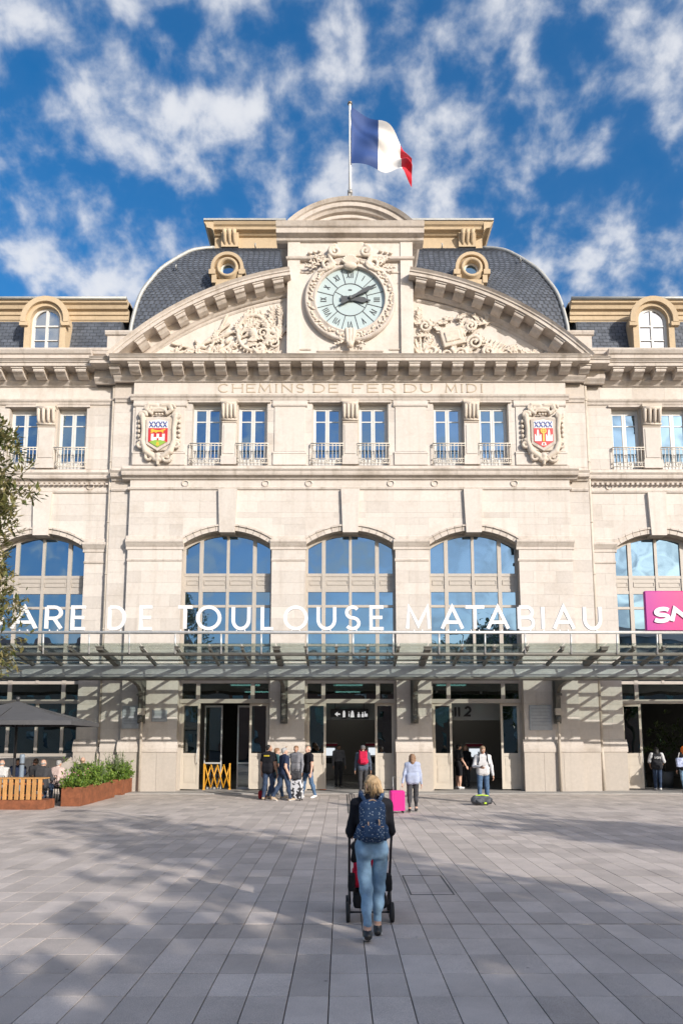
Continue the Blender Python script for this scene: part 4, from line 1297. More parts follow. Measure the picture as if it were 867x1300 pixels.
def bay_window(c, y, kind):
    """tall arched bay: fan lights, spandrel panel, lower lights, and above the door the transom lights"""
    yf = y+.36; fr = MB()
    MX = [-1.05, 0.0, 1.05]; bot = 3.36
    n = 20
    for k in range(n):
        a, b = -HW+2*HW*k/n, -HW+2*HW*(k+1)/n
        fr.prism_xz([(c+a,za(a)-.13),(c+b,za(b)-.13),(c+b,za(b)+.02),(c+a,za(a)+.02)], yf-.02, yf+.10)
    z_low = 0.03 if kind != 'sill' else 1.2
    for s in (-1, 1): fr.box(*sorted((c+s*HW, c+s*(HW-.09))), yf, yf+.11, z_low, SPR+.05)
    for x in MX:
        w = .055 if x == 0 else .075
        zt = za(x)-.05
        fr.box(c+x-w, c+x+w, yf-.03, yf+.10, 4.14, zt)
    for z0_, z1_ in ((8.32,8.44),(7.70,7.82),(7.08,7.18),(4.10,4.22),(5.55,5.63)):
        fr.box(c-HW+.05, c+HW-.05, yf-.012, yf+.095, z0_, z1_)
    fr.box(c-HW+.02, c+HW-.02, yf-.04, yf+.12, 3.34, 3.50)
    for x in (-1.05, 1.05): fr.box(c+x-.075, c+x+.075, yf-.03, yf+.10, 3.50, 4.10)
    win = fr.build("arched_window", FRAME, B)
    MB().box(c-HW+.08, c+HW-.08, yf+.01, yf+.07, 7.81, 8.33).build("spandrel_panel", FRAME, win)
    for k, (a, b) in enumerate(((-1.60,-1.16),(-.93,-.09),(.09,.93),(1.16,1.60))):
        m_ = MB(); 
        for q in ((a,b,7.98,8.01),(a,b,8.15,8.18),(a,a+.03,8.01,8.15),(b-.03,b,8.01,8.15)): m_.box(c+q[0],c+q[1],yf-.012,yf+.015,q[2],q[3])
        m_.build("panel_moulding", FRAME, win)
    XS = [-HW+.07, -1.05, 0.0, 1.05, HW-.07]
    for a, b in zip(XS, XS[1:]):
        m_ = 6; top = [(c+a+(b-a)*k/m_, za(a+(b-a)*k/m_)-.10) for k in range(m_+1)]
        MB().prism_xz([(c+a,8.40),(c+b,8.40)] + top[::-1], yf+.03, yf+.045).build("pane", GLASS_UP, win)
        for p, q in ((7.15,7.75),(5.60,7.12),(4.18,5.58)):
            MB().box(c+a, c+b, yf+.03, yf+.045, p, q).build("pane", GLASS_UP, win)
    for a, b in ((-HW+.07,-1.0),(-1.0,1.0),(1.0,HW-.07)):
        MB().box(c+a, c+b, yf+.03, yf+.042, 3.48, 4.12).build("pane", GLASS_TR, win)
    return win
GLASS_TR = glass_mat("transom_glass", 0.16, (0.13, 0.22, 0.22))
kinds = ['sill', 'door', 'door', 'door', 'door']
for (c, y), k in zip(BAYS, kinds): bay_window(c, y, k)

def door_leaf(hinge_x, y, w, ang, name="door"):
    """leaf hinged at x=0 running towards +x: panelled base, glazed top"""
    mb = MB(); h = 3.30; s = .085
    mb.box(0, s, 0, .06, .05, h); mb.box(w-s, w, 0, .06, .05, h); mb.box(s, w-s, .001, .059, h-.1, h); mb.box(s, w-s, .001, .059, 1.28, 1.40); mb.box(s, w-s, .001, .059, .05, .22)
    mb.box(s, w-s, .015, .045, .22, 1.28)
    mb.box(s+.05, w-s-.05, .004, .056, .30, .86); mb.box(s+.05, w-s-.05, .004, .056, .94, 1.20)
    mb.box(s+.09, w-s-.09, -.004, .064, .34, .82)
    o = mb.build(name, DOOR_PAINT, B); o.location = (hinge_x, y, 0.035); o.rotation_euler = (0, 0, ang)
    MB().box(s, w-s, .025, .035, 1.40, h-.1).build("pane", GLASS_DOOR, o)
    MB().tube([(w-.05,-.05,1.0),(w-.05,-.08,1.1),(w-.05,-.08,1.5),(w-.05,-.05,1.6)], .015, 6).build("handle", STEEL_LIGHT, o)
    return o
DOOR_PAINT = mat("pale_door_paint", (0.56, 0.50, 0.42), 0.5, vary=0.05, scale=4)
for (c, y) in BAYS[1:]:
    door_leaf(c-HW+.09, y+.40, .72, R(-9))
    door_leaf(c+HW-.09-.72, y+.40, .72, 0)
# inner sliding doors of glass behind the first doorway
c, y = BAYS[1]
for x0, x1, yy in ((c-.95, c-.25, 1.3), (c+.35, c+1.0, 1.3)):
    s_ = MB()
    for q in ((x0,x0+.05,.03,3.3),(x1-.05,x1,.03,3.3),(x0+.05,x1-.05,3.22,3.3),(x0+.05,x1-.05,.03,.1),(x0+.05,x1-.05,1.0,1.06)): s_.box(q[0],q[1],yy,yy+.05,q[2],q[3])
    o = s_.build("sliding_door", STEEL_LIGHT, B)
    MB().box(x0+.05, x1-.05, yy+.02, yy+.03, .1, 3.22).build("pane", GLASS_DOOR, o)
# left wing bay: sill wall and three lights
c, y = BAYS[0]
MB().box(c-HW, c+HW, y+.05, y+.45, 0.0, 1.16).build("sill_wall", STONE_BASE, B)
MB().extrude_x([(0,1.16),(.08,1.18),(.09,1.26),(0,1.30)], c-HW, c+HW, y+.05).build("sill", STONE_TRIM, B)
lw = MB()
for a in (-HW+.02, -1.12, 0.0, 1.0, HW-.14): lw.box(c+a, c+a+.12, y+.36, y+.46, 1.30, 3.34)
lw.box(c-HW, c+HW, y+.362, y+.458, 1.30, 1.42)
lwo = lw.build("cafe_window", FRAME, B)
for a, b in ((-HW+.1,-1.1),(-1.04,.02),(.08,1.02),(1.08,HW-.1)):
    MB().box(c+a, c+b, y+.40, y+.412, 1.4, 3.36).build("pane", GLASS_DOOR, lwo)

# ------------------------------------------------------------------ the hall inside
HALL_FILL = bpy.data.materials.new("hall_fill"); HALL_FILL.use_nodes = True
_p = HALL_FILL.node_tree.nodes["Principled BSDF"]; _p.inputs['Emission Color'].default_value = (1,.93,.82,1); _p.inputs['Emission Strength'].default_value = 4.5
MB().box(-17.5, 17.5, .95, 22, -.05, .031).build("hall_floor", INT_FLOOR, B)
MB().box(-17.5, 17.5, .92, 22, 4.6, 4.8).build("hall_ceiling", INT_WALL, B)
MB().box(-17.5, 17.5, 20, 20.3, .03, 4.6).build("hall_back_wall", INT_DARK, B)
for s in (-1,1): MB().box(*sorted((s*17.2,s*17.5)), .92, 20, .03, 4.6).build("hall_side_wall", INT_WALL, B)
for x in (-8.2, 8.2): MB().box(x-.1, x+.1, 1.0, 20, .03, 4.6).build("hall_partition", INT_WALL, B)
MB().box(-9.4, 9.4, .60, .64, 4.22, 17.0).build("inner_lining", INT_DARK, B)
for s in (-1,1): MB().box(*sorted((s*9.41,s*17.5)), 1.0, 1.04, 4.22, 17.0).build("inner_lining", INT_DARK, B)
for x, yy in ((12.15,3.2),(2.9,5.0),(-2.9,5.0)):
    MB().lathe([(.24,.03),(.24,4.6)], 20, Matrix.Translation((x,yy,0))).lathe([(.30,.03),(.30,.25),(.25,.3)], 20, Matrix.Translation((x,yy,0))).build("hall_column", mat("column_paint", (0.24,0.28,0.26), .6), B)
for x in (-12, -5, 0, 5, 12):  # glowing ceiling panels, added to brighten the dark hall
    for yy in (3.0, 7.5, 12.5):
        MB().box(x-.7, x+.7, yy-.12, yy+.12, 4.54, 4.598).build("ceiling_fill", HALL_FILL, B)
MB().box(3.3, 7.9, 9.0, 9.1, .03, 4.6).build("hall_partition", INT_WALL, B)
MB().box(-1.2, 3.0, 13.0, 13.1, .03, 3.0).build("hall_partition", INT_WALL, B)
for c in (0.02, 4.84):
    MB().box(c-1.3, c+1.3, 1.55, 1.65, 2.72, 3.42).build("hall_header", mat("header_grey", (0.34,0.36,0.36), .6), B)

# ------------------------------------------------------------------ rainwater pipes, plaques, brackets' pipes
PIPE = mat("pipe_paint", (0.50, 0.44, 0.37), 0.6, vary=0.15, scale=3)
for x in (-9.56, 9.56):
    p = MB().tube([(x,.26,16.2),(x,.26,1.6)], .06, 10)
    for z in (15.6,13.0,12.4,10.5,8.4,6.2,3.6): p.tube([(x,.26,z-.03),(x,.26,z+.03)], .075, 10)
    p.tube([(x,.26,1.65),(x,.22,1.4),(x,.20,.05)], .065, 10)
    p.build("downpipe", PIPE, B)
PL = mat("plaque_metal", (0.36,0.38,0.40), .45, .1, vary=.12, scale=5)
for x0,x1,z0,z1 in ((-8.62,-7.98,2.36,3.22),(-7.5,-6.92,2.62,3.05),(6.78,7.62,2.3,3.24)):
    pq = MB().cbox(x0,x1,-.05,.0,z0,z1,.008); pq.build("plaque", PL, B)
    ln = MB()
    for k in range(6):
        z = z1-.12-(z1-z0-.2)*k/6; ln.box(x0+.06, x1-.06-.1*(k%3==2), -.056, -.04, z-.018, z)
    ln.build("plaque_text", mat("plaque_ink", (.22,.23,.25), .6), B)
MB().box(-2.5,-2.02,-.135,-.095,.2,1.0).build("service_hatch", STONE_BASE, B)

# ------------------------------------------------------------------ glass canopy over the doors
K = thing("glass_canopy", "long glass and grey steel canopy projecting over the station doors", "canopy", (0, -3.3, 0))
def kb(mb, name, m): return mb.build(name, m, K, loc=(0, 3.3, 0))
YG, ZG, YF, ZF = -3.30, 4.40, -5.12, 4.74
KX = 16.5
kb(MB().prism_yz([(-3.22,4.05),(-3.46,4.02),(-3.40,4.40),(-3.22,4.46)], -KX, KX), "gutter", GUTTER)
kb(MB().tube([(-KX,-3.47,3.98),(KX,-3.47,3.98)], .055, 8), "gutter_pipe", STEEL)
kb(MB().box(-KX, KX, -3.30, -3.24, 3.92, 4.05), "gutter_beam", STEEL)
BIG = [-2.36, 2.36, -7.85, 7.85, -13.3, 13.3]
SMALL = [s*x for s in (-1,1) for x in (.49,1.44,3.42,4.43,5.45,6.55,8.78,9.7,10.65,11.6,12.5)]
for x in SMALL + BIG:
    w = .035 if x in SMALL else .10
    d = .13 if x in SMALL else .20
    mb = MB().prism_yz([(YG-.02,ZG-.02),(YF,ZF-.02),(YF-.02,ZF+.08),(YG,ZG+d*.75)], x-w, x+w)
    mb.box(x-w-.03, x+w+.03, YF-.04, YF+.10, ZF+.06, ZF+.10)
    kb(mb, "beam", STEEL)
    kb(MB().box(x-.03, x+.03, -3.22, -.14, 4.40, 4.50), "rear_beam", STEEL)
xs = sorted(SMALL + BIG); xs = [-KX] + xs + [KX]
for a, b in zip(xs, xs[1:]):
    sl = (ZF-ZG)/(YF-YG)
    mb = MB().prism_yz([(YG-.02,ZG+.125),(YF-.16,ZF+.155),(YF-.16,ZF+.170),(YG-.02,ZG+.14)], a+.02, b-.02)
    kb(mb, "glass_pane", GLASS_ROOF)
    kb(MB().box(a+.02, b-.02, -3.18, -.16, 4.51, 4.525), "rear_glass_pane", GLASS_ROOF)
for y, z, r in ((-5.0,4.60,.055),(-4.2,4.50,.025)):
    kb(MB().tube([(-KX,y,z),(KX,y,z)], r, 8), "purlin", STEEL)
for y in (-1.1, -2.1): kb(MB().box(-KX, KX, y-.05, y+.05, 4.30, 4.40), "rear_purlin", STEEL)
kb(MB().box(-KX, KX, -.17, -.13, 4.28, 4.56), "wall_flashing", GUTTER)
kb(MB().tube([(-KX,-5.12,5.27),(KX,-5.12,5.27)], .05, 10), "top_rail", STEEL_LIGHT)
k = 0; x = -12.3
while x < 13:
    kb(MB().tube([(x,-5.12,5.27),(x,-5.06,4.60)], .028, 8), "rail_post", STEEL_LIGHT); x += 1.43 if k % 3 else 1.25; k += 1
for x in (-7.87, -2.50, 2.42, 7.80):     # scroll brackets off the piers
    y0 = -.10
    poly = [(y0,2.62),(y0-.10,2.66),(y0-.16,3.0),(y0-.20,3.45),(y0-.34,3.74),(y0-.62,3.92),(y0-1.2,4.02),(-3.2,4.06),(-3.2,4.20),(y0-1.1,4.26),(y0-.45,4.30),(y0,4.30),(y0,3.9),(y0-.05,3.5),(y0,3.2)]
    b = MB()
    out = [(y,z) for y,z in poly]
    b.prism_yz(out, x-.07, x+.07)
    b.box(x-.14, x+.14, y0-.06, y0+.0, 2.55, 4.32)
    b.tube([(x-.08,y0-.16,2.72),(x+.08,y0-.16,2.72)], .12, 12)
    b.tube([(x-.085,y0-.42,3.62),(x+.085,y0-.42,3.62)], .05, 8)
    b.tube([(x,y0-.40,3.98),(x,y0-.85,4.1),(x,y0-1.3,4.16)], .04, 8)
    kb(b, "bracket", STEEL)
    if abs(x) > 5:
        p = MB().tube([(x+.02,-.18,3.9),(x+.02,-.18,3.0),(x+.02,-.20,.04)], .055, 8)
        p.box(x-.10, x+.14, -.30, -.08, 2.86, 3.12)
        kb(p, "drain_pipe", PIPE)
for x in np.arange(-11.4, 12, 1.9):
    kb(MB().lathe([(0,-.10),(.05,-.09),(.06,0)], 10, Matrix.Translation((x,-3.05,4.02))), "spotlight", STEEL_LIGHT)

# ------------------------------------------------------------------ rooftop letters
sg = thing("station_name_sign", "white capital letters spelling GARE DE TOULOUSE MATABIAU standing on the canopy rail", "sign", (-1.6, -5.12, 5.32))
def lx(u): return -10.99 + .024587*u
NAME = [('G',-42,4),('A',13,48),('R',57,80),('E',90,110),('D',137,160),('E',177,195),('T',224,246),('O',249,281),('U',294,318),('L',331,349),('O',360,391),('U',402,427),('S',437,458),('E',469,489),
        ('M',515,547),('A',559,589),('T',589,617),('A',617,647),('B',657,679),('I',687,693),('A',701,730),('U',740,764)]
for ch, ua, ub in NAME:
    mb = letter(MB(), ch, lx(ua), lx(ub), 5.335, 6.12, .102, -5.16, -5.08)
    xm = (lx(ua)+lx(ub))/2
    mb.box(xm-.14 if ch != 'I' else xm-.02, xm-.11 if ch != 'I' else xm+.02, -5.135, -5.105, 5.28, 5.36)
    if ch != 'I': mb.box(xm+.11, xm+.14, -5.135, -5.105, 5.28, 5.36)
    mb.build("letter", SIGN_WHITE, sg, loc=(1.6, 5.12, -5.32))
# railway company panel
def magenta():
    m, n, l, p = new_mat("magenta_panel")
    g_ = n.new("ShaderNodeNewGeometry"); s_ = n.new("ShaderNodeSeparateXYZ"); l.new(g_.outputs['Position'], s_.inputs[0])
    r_ = n.new("ShaderNodeMapRange"); r_.inputs['From Min'].default_value = 9.1; r_.inputs['From Max'].default_value = 11.6
    l.new(s_.outputs[0], r_.inputs[0])
    c_ = n.new("ShaderNodeValToRGB")
    c_.color_ramp.elements[0].color = (0.40, 0.018, 0.25, 1); c_.color_ramp.elements[1].color = (0.75, 0.03, 0.09, 1)
    l.new(r_.outputs[0], c_.inputs[0]); l.new(c_.outputs[0], p.inputs['Base Color'])
    p.inputs['Roughness'].default_value = .3
    return m
sp = thing("railway_sign", "magenta railway company panel with white slanted letters on the canopy rail", "sign", (10.7, -5.12, 5.32))
MB().cbox(9.14, 12.5, -5.20, -5.06, 5.33, 6.58, .03).build("sign_panel", magenta(), sp, loc=(-10.7, 5.12, -5.32))
for ch, a, b in (('S',9.27,9.86),('N',9.86,10.55),('C',10.60,11.2),('F',11.25,11.85)):
    letter(MB(), ch, a, b, 5.55, 6.06, .125, -5.24, -5.19, shear=.28).build("letter", SIGN_WHITE, sp, loc=(-10.7, 5.12, -5.32))
for x in (9.6, 10.7, 11.8): MB().box(x-.03, x+.03, -5.14, -5.10, 5.28, 5.36).build("bracket", STEEL_LIGHT, sp, loc=(-10.7, 5.12, -5.32))

# ------------------------------------------------------------------ flag
fp = thing("flagpole", "white flagpole on top of the clock pediment", "flagpole", (0.03, 0.1, 23.85))
MB().tube([(0,0,.1),(0,0,5.05)], [.075,.05], 10).build("pole", mat("pole_white", (.75,.74,.72), .4), fp)
MB().lathe([(0,5.16),(.09,5.13),(.10,5.06),(.05,5.04)], 12).build("finial", mat("pole_cap", (.25,.2,.15), .4, .5), fp)
ft = MB()
for a in range(4): ft.tube([(.24*math.cos(a*1.57+.78),.24*math.sin(a*1.57+.78),-.25),(.06*math.cos(a*1.57+.78),.06*math.sin(a*1.57+.78),.85)], .035, 6)
ft.tube([(0,0,.82),(0,0,.98)], .11, 10)
ft.build("pole_foot", mat("pole_foot_grey", (.35,.34,.33), .5, .3), fp)
fl = MB(); NU, NV = 42, 26
top = [(0.10,28.66),(0.62,28.40),(1.16,28.10),(1.70,27.75),(2.09,27.36),(2.40,26.85),(2.62,26.2)]
bot = [(0.08,26.02),(0.55,25.95),(1.13,25.93),(1.65,25.80),(2.11,25.66),(2.40,25.50),(2.68,25.42)]
def cr(P, t):
    u = t*(len(P)-1); i = min(int(u), len(P)-2); w = u-i
    q = [Vector(P[max(0,min(len(P)-1,i+d))]) for d in (-1,0,1,2)]
    return .5*((2*q[1])+(q[2]-q[0])*w+(2*q[0]-5*q[1]+4*q[2]-q[3])*w*w+(-q[0]+3*q[1]-3*q[2]+q[3])*w**3)
vs_ = []
for j in range(NV+1):
    for i in range(NU+1):
        u, v = i/NU, j/NV
        a, b = cr(top, u), cr(bot, u); p = a.lerp(b, v)
        dia = u*1.5 + v*.55
        y = .30*u**.6*math.sin(7.2*dia - .6) + .10*u*math.sin(19*(u*.55+v*.8)+1) + .05*math.sin(13*(v-u*.35)+2*u)*min(1,u*5) + .25*u
        y += .05*math.exp(-((v-.25-.9*u)**2)/.004)*(1-u)
        vs_.append((p.x, y, p.y))
fs_ = [(j*(NU+1)+i, j*(NU+1)+i+1, (j+1)*(NU+1)+i+1, (j+1)*(NU+1)+i) for j in range(NV) for i in range(NU)]
fl.add(vs_, fs_, 0, True)
fl.m = [0 if (q % NU) < 15 else (1 if (q % NU) < 30 else 2) for q in range(len(fs_))]
fo = fl.build("flag", [mat("flag_blue", (0.018,0.055,0.20), .7), mat("flag_white", (.72,.70,.68), .7), mat("flag_red", (.55,.012,.03), .7)], fix=False)
tag(fo, "blue white and red flag flying from the pole above the clock", "flag")
# ------------------------------------------------------------------ terrace: parasol, slatted barrier, planters, posts
PARA = mat("parasol_cloth", (0.085, 0.085, 0.092), 0.85, vary=.1, scale=3)
PFR = mat("parasol_frame", (0.07,0.07,0.075), .5, .3)
pr = thing("parasol", "large square charcoal parasol over the cafe terrace", "parasol", (-10.75, -4.1, 0), R(8))
hs, ze, zt_ = 2.15, 2.52, 3.18
cn_ = MB(); ang = [(-1,-1),(1,-1),(1,1),(-1,1)]
NS = 8
for q in range(4):
    (ax_, ay), (bx_, by) = ang[q], ang[(q+1)%4]
    vs_, fs_ = [], []
    for i in range(NS+1):
        t = i/NS
        for j in range(7):
            w = j/6; s_ = hs*t
            x = (ax_*(1-w)+bx_*w)*s_; y = (ay*(1-w)+by*w)*s_
            z = zt_ - (zt_-ze)*t**.92 - .05*math.sin(math.pi*w)*t*math.sin(math.pi*min(t,.9))
            vs_.append((x,y,z))
    fs_ = [(i*7+j, i*7+j+1, (i+1)*7+j+1, (i+1)*7+j) for i in range(NS) for j in range(6)]
    cn_.add(vs_, fs_, 0, True)
    cn_.add([(ax_*hs,ay*hs,ze),(bx_*hs,by*hs,ze),(bx_*hs,by*hs,ze-.13),(ax_*hs,ay*hs,ze-.13)], [(0,1,2,3)])
cnp = cn_.build("canopy", PARA, pr, fix=False)
MB().tube([(0,0,.05),(0,0,3.25)], .045, 10).tube([(0,0,3.2),(0,0,3.32)], .06, 8).build("pole", PFR, pr)
MB().cbox(-.45,.45,-.45,.45,.002,.09,.02).build("base", PFR, pr)
for q in range(8):
    e = [(1,1),(1,0),(1,-1),(0,-1),(-1,-1),(-1,0),(-1,1),(0,1)][q]
    MB().tube([(0,0,zt_-.05),(e[0]*hs*.98,e[1]*hs*.98,ze+.0)], .014, 6).tube([(e[0]*.05,e[1]*.05,2.35),(e[0]*hs*.5,e[1]*hs*.5,(zt_+ze)/2-.05)], .012, 6).build("rib", PFR, pr)

sb = thing("slatted_barrier", "orange wooden slat barrier on a rusty steel trough beside the terrace", "barrier", (-8.78, -6.3, 0))
MB().cbox(-5.2, .12, -.34, .34, .002, .26, .01).build("trough", CORTEN, sb)
sl_me = MB().cbox(-.055,.055,-.022,.022,.27,.85,.006).mesh("slat", WOOD)
for k in range(31):
    x = -.08 - k*.165
    o = link("slat", sl_me, sb, (x, -.26, 0)); o.rotation_euler = (0, R(random.uniform(-.6,.6)), 0)
MB().box(-5.15,.0,-.235,-.21,.68,.74).box(-5.15,.0,-.235,-.21,.36,.42).build("rail", CORTEN, sb)
MB().cbox(-5.18,.06,-.30,.06,.85,.885,.006).build("cap_board", WOOD, sb)

PLEAF = leaf_mat("planter_leaf", (0.08,0.17,0.025), (0.24,0.33,0.06)); PLEAF2 = leaf_mat("planter_blade", (0.10,0.15,0.06), (0.2,0.24,0.12))
PETAL = mat("pink_petal", (.6,.25,.3), .6)
SOIL = mat("soil", (.05,.035,.025), .95)
def leaf_geo(V, F, p, d, up, L, w):
    d = d.normalized(); s_ = d.cross(up)
    s_ = s_.normalized() if s_.length > 1e-4 else d.orthogonal().normalized()
    n_ = s_.cross(d)
    o_ = len(V)
    V += [p, p+d*L*.45+s_*w/2-n_*.05*L, p+d*L, p+d*L*.45-s_*w/2-n_*.05*L, p+d*L*.5+n_*.02*L]
    F += [(o_,o_+1,o_+4),(o_+1,o_+2,o_+4),(o_+2,o_+3,o_+4),(o_+3,o_,o_+4)]
def rv(r_, zb=0.): 
    v = Vector((r_.gauss(0,1), r_.gauss(0,1), r_.gauss(0,1)+zb)); return v.normalized()
def planter(x0,x1,y0,y1,h,seed,label,tall):
    r_ = random.Random(seed)
    cx_, cy_ = (x0+x1)/2, (y0+y1)/2
    t = thing("corten_planter", label, "planter", (cx_, cy_, 0), 0, "rusty steel planters along the terrace edge")
    hx, hy = (x1-x0)/2, (y1-y0)/2
    bx = MB()
    bx.cbox(-hx,hx,-hy,-hy+.03,.004,h,.006); bx.cbox(-hx,hx,hy-.03,hy,.004,h,.006); bx.box(-hx,-hx+.03,-hy+.03,hy-.03,.004,h-.002); bx.box(hx-.03,hx,-hy+.03,hy-.03,.004,h-.002)
    bx.build("trough", CORTEN, t)
    MB().box(-hx+.03,hx-.03,-hy+.03,hy-.03,.01,h-.06).build("soil", SOIL, t)
    V, F = [], []
    for k in range(170):
        c = Vector((r_.uniform(-hx,hx)*1.12, r_.uniform(-hy,hy)*1.05, h+abs(r_.gauss(.14,.20))))
        for q in range(12):
            d = rv(r_, .7); leaf_geo(V, F, c+rv(r_)*.05, d, Vector((0,0,1)), r_.uniform(.07,.13), r_.uniform(.04,.07))
    me = bpy.data.meshes.new("shrub"); me.from_pydata([tuple(p) for p in V], [], F); me.materials.append(PLEAF)
    tag(link("shrub", me, t), kind="stuff")
    V, F = [], []
    for k in range(tall):
        c = Vector((r_.uniform(-hx*.7,hx*.7), r_.uniform(-hy*.8,hy*.8), h))
        d0 = Vector((r_.gauss(0,.22), r_.gauss(0,.22), 1)).normalized(); Ls = r_.uniform(.45,.95)
        for q in range(16):
            tt = q/15; p = c+d0*Ls*tt; d = (d0*.8+rv(r_)*.9).normalized()
            leaf_geo(V, F, p, d, Vector((0,0,1)), r_.uniform(.10,.2), r_.uniform(.018,.035))
        leaf_geo(V, F, c, d0, Vector((1,0,0)), Ls, .012)
    me = bpy.data.meshes.new("tall_stems"); me.from_pydata([tuple(p) for p in V], [], F); me.materials.append(PLEAF2)
    tag(link("tall_stems", me, t), kind="stuff")
    if seed == 1:
        fl_ = MB()
        for k in range(14): fl_.ball((r_.uniform(-hx,hx), r_.uniform(-hy,hy), h+r_.uniform(.3,.5)), .022, 6, 4)
        fl_.build("blossoms", PETAL, t)
planter(-8.60,-8.03,-5.68,-4.16,.56,1,"rusty steel planter of low green shrubs nearest the slatted barrier",3)
planter(-8.82,-8.06,-4.10,-2.36,.55,2,"rusty steel planter with leafy tall stems in the middle of the terrace row",6)
planter(-8.68,-8.10,-1.40,-.22,.54,3,"rusty steel planter with spiky tall plants against the station wall",20)
po = thing("steel_post", "round blue grey steel post behind the slatted barrier", "post", (-9.95,-5.35,0))
MB().lathe([(0,1.52),(.06,1.515),(.075,1.48),(.075,1.40),(.07,1.39),(.07,0.002)], 16).build("shaft", mat("post_paint", (.22,.27,.33), .5), po)
MB().lathe([(.11,.03),(.11,.002)], 16).lathe([(.072,1.2),(.078,1.2),(.078,1.25),(.072,1.25)], 16).build("collar", PFR, po)

# ------------------------------------------------------------------ trees
BARK = mat("bark", (.13,.10,.075), .9, vary=.3, scale=6, bump=.5, bscale=15)
def leafy_tree(name, label, base, h, crown_c, crown_r, nclump, per, L, w, m, seed, group=None, fill=.35, limbs=7):
    r_ = random.Random(seed)
    t = thing(name, label, "tree", base, 0, group)
    cc = Vector(crown_c); tr = MB()
    tr.tube([(0,0,-.05),(.05,.02,h*.12),(-.04,.05,h*.3),(.02,0,h*.55),(0,0,h*.85)], [h*.022,h*.018,h*.015,h*.009,h*.003], 10)
    for k in range(limbs):
        a = 2*math.pi*k/limbs + r_.uniform(-.4,.4); z0 = r_.uniform(.22,.6)*h
        e = cc + Vector((math.cos(a)*crown_r[0]*.75, math.sin(a)*crown_r[1]*.75, r_.uniform(-.6,.6)*crown_r[2]))
        mid = Vector((0,0,z0)).lerp(e, .5) + Vector((0,0,.12*h*r_.random()))
        tr.tube([(0,0,z0), tuple(mid), tuple(e)], [h*.009,h*.006,h*.002], 6)
    tr.build("trunk", BARK, t)
    V, F = [], []
    lumps = [Vector((r_.gauss(0,.5),r_.gauss(0,.5),r_.gauss(0,.5))) for _ in range(26)]
    for k in range(nclump):
        lp = lumps[k % len(lumps)]; d = (lp.normalized()*r_.uniform(fill,.78) + rv(r_)*.34)
        c = cc + Vector((d.x*crown_r[0], d.y*crown_r[1], d.z*crown_r[2]))
        out = Vector((d.x,d.y,d.z)).normalized()
        for q in range(per):
            dd = (out*.6 + rv(r_,.25)).normalized()
            leaf_geo(V, F, c + rv(r_)*L*r_.uniform(.2,1.1), dd, Vector((0,0,1)), L*r_.uniform(.5,1.3), w*r_.uniform(.6,1.25))
    me = bpy.data.meshes.new("crown"); me.from_pydata([tuple(p) for p in V], [], F); me.materials.append(m)
    tag(link("crown", me, t), kind="stuff")
    return t
MAG = leaf_mat("magnolia_leaf", (0.085,0.12,0.03), (0.30,0.25,0.11), .35)
PLANE = leaf_mat("plane_leaf", (0.05,0.09,0.02), (0.10,0.13,0.035), .5)
leafy_tree("magnolia_tree", "tall evergreen tree with glossy leaves at the edge of the terrace", (-10.38,-11.0,0), 10.5, (0.0,0,6.6), (2.8,2.5,4.3), 2300, 12, .22, .085, MAG, 21, fill=.62)
for lb, base, h, cc, cr_, sd in (
    ("unseen leafy plane tree added to shade the near paving", (11.9,-31.1,0), 12.0, (0,0,7.9), (2.7,2.7,4.2), 31),
    ("unseen leafy plane tree added to shade the near paving", (10.1,-40.9,0), 12.0, (0,0,7.8), (3.2,3.2,4.3), 32),
    ("unseen leafy plane tree added to shade the near paving", (18.9,-27.4,0), 11.0, (0,0,7.4), (2.0,2.0,3.7), 33),
    ("unseen leafy plane tree added to shade the near paving", (9.0,-34.6,0), 9.2, (0,0,5.9), (2.9,2.9,3.2), 34),  # extra tree out of view, added to shade the foreground
    ("unseen leafy plane tree added to shade the near paving", (13.5,-36.5,0), 10.6, (0,0,6.7), (3.4,3.4,3.8), 35)):  # another added tree, widens the shade over the near paving
    leafy_tree("plane_tree", lb, base, h, cc, cr_, (520 if sd == 31 else 620), 12, .30, .24, PLANE, sd, "plane trees on the square", fill=.25)
# street lamp whose thin shadow crosses the paving
lp = thing("street_lamp", "slim grey street lamp on the square by the plane trees", "street lamp", (8.8,-25.7,0))
MB().tube([(0,0,0.002),(0,0,9.9)], [.10,.055], 10).build("pole", PFR, lp)
MB().tube([(0,0,9.85),(-.3,.1,10.0),(-.7,.25,10.0)], .035, 8).build("arm", PFR, lp)
MB().cbox(-1.35,-.6,.08,.40,9.94,10.06,.03).build("lamp_head", PFR, lp)
# buildings across the square: they show in the station's glass
PLAS = [mat("plaster_cream",(.52,.45,.36),.85,vary=.1,scale=.4), mat("brick_rose",(.40,.22,.16),.85,vary=.12,scale=.6), mat("plaster_grey",(.42,.40,.37),.85,vary=.1,scale=.4)]
TILE = mat("roof_tile",(.28,.13,.08),.8,vary=.2,scale=3)
for k, (x0,x1,h,lab) in enumerate(((-70,-17,14.0,"cream plaster apartment block across the square with red tiled roof"),(-16.9,19.9,11.5,"rose brick town house row across the square with low tiled roof"),(20,75,16.0,"tall grey plaster apartment block across the square"))):
    t = thing("apartment_building", lab, "building", ((x0+x1)/2,-78,0), 0, "buildings across the square")
    w = (x1-x0)/2
    MB().box(-w,w,-6,6,0,h).build("wall", PLAS[k], t)
    MB().prism_yz([(-6.6,h),(6.6,h),(0,h+2.6)], -w-.4, w+.4).build("roof", TILE, t)
    me = MB().box(-.55,.55,5.96,6.04,0,1.9).mesh("window", GLASS_UP)
    for fl_ in range(int((h-1.5)/3.2)):
        for q in range(int(w*2/3)): link("window", me, t, (-w+1.5+q*3, 0, 1.2+fl_*3.2))

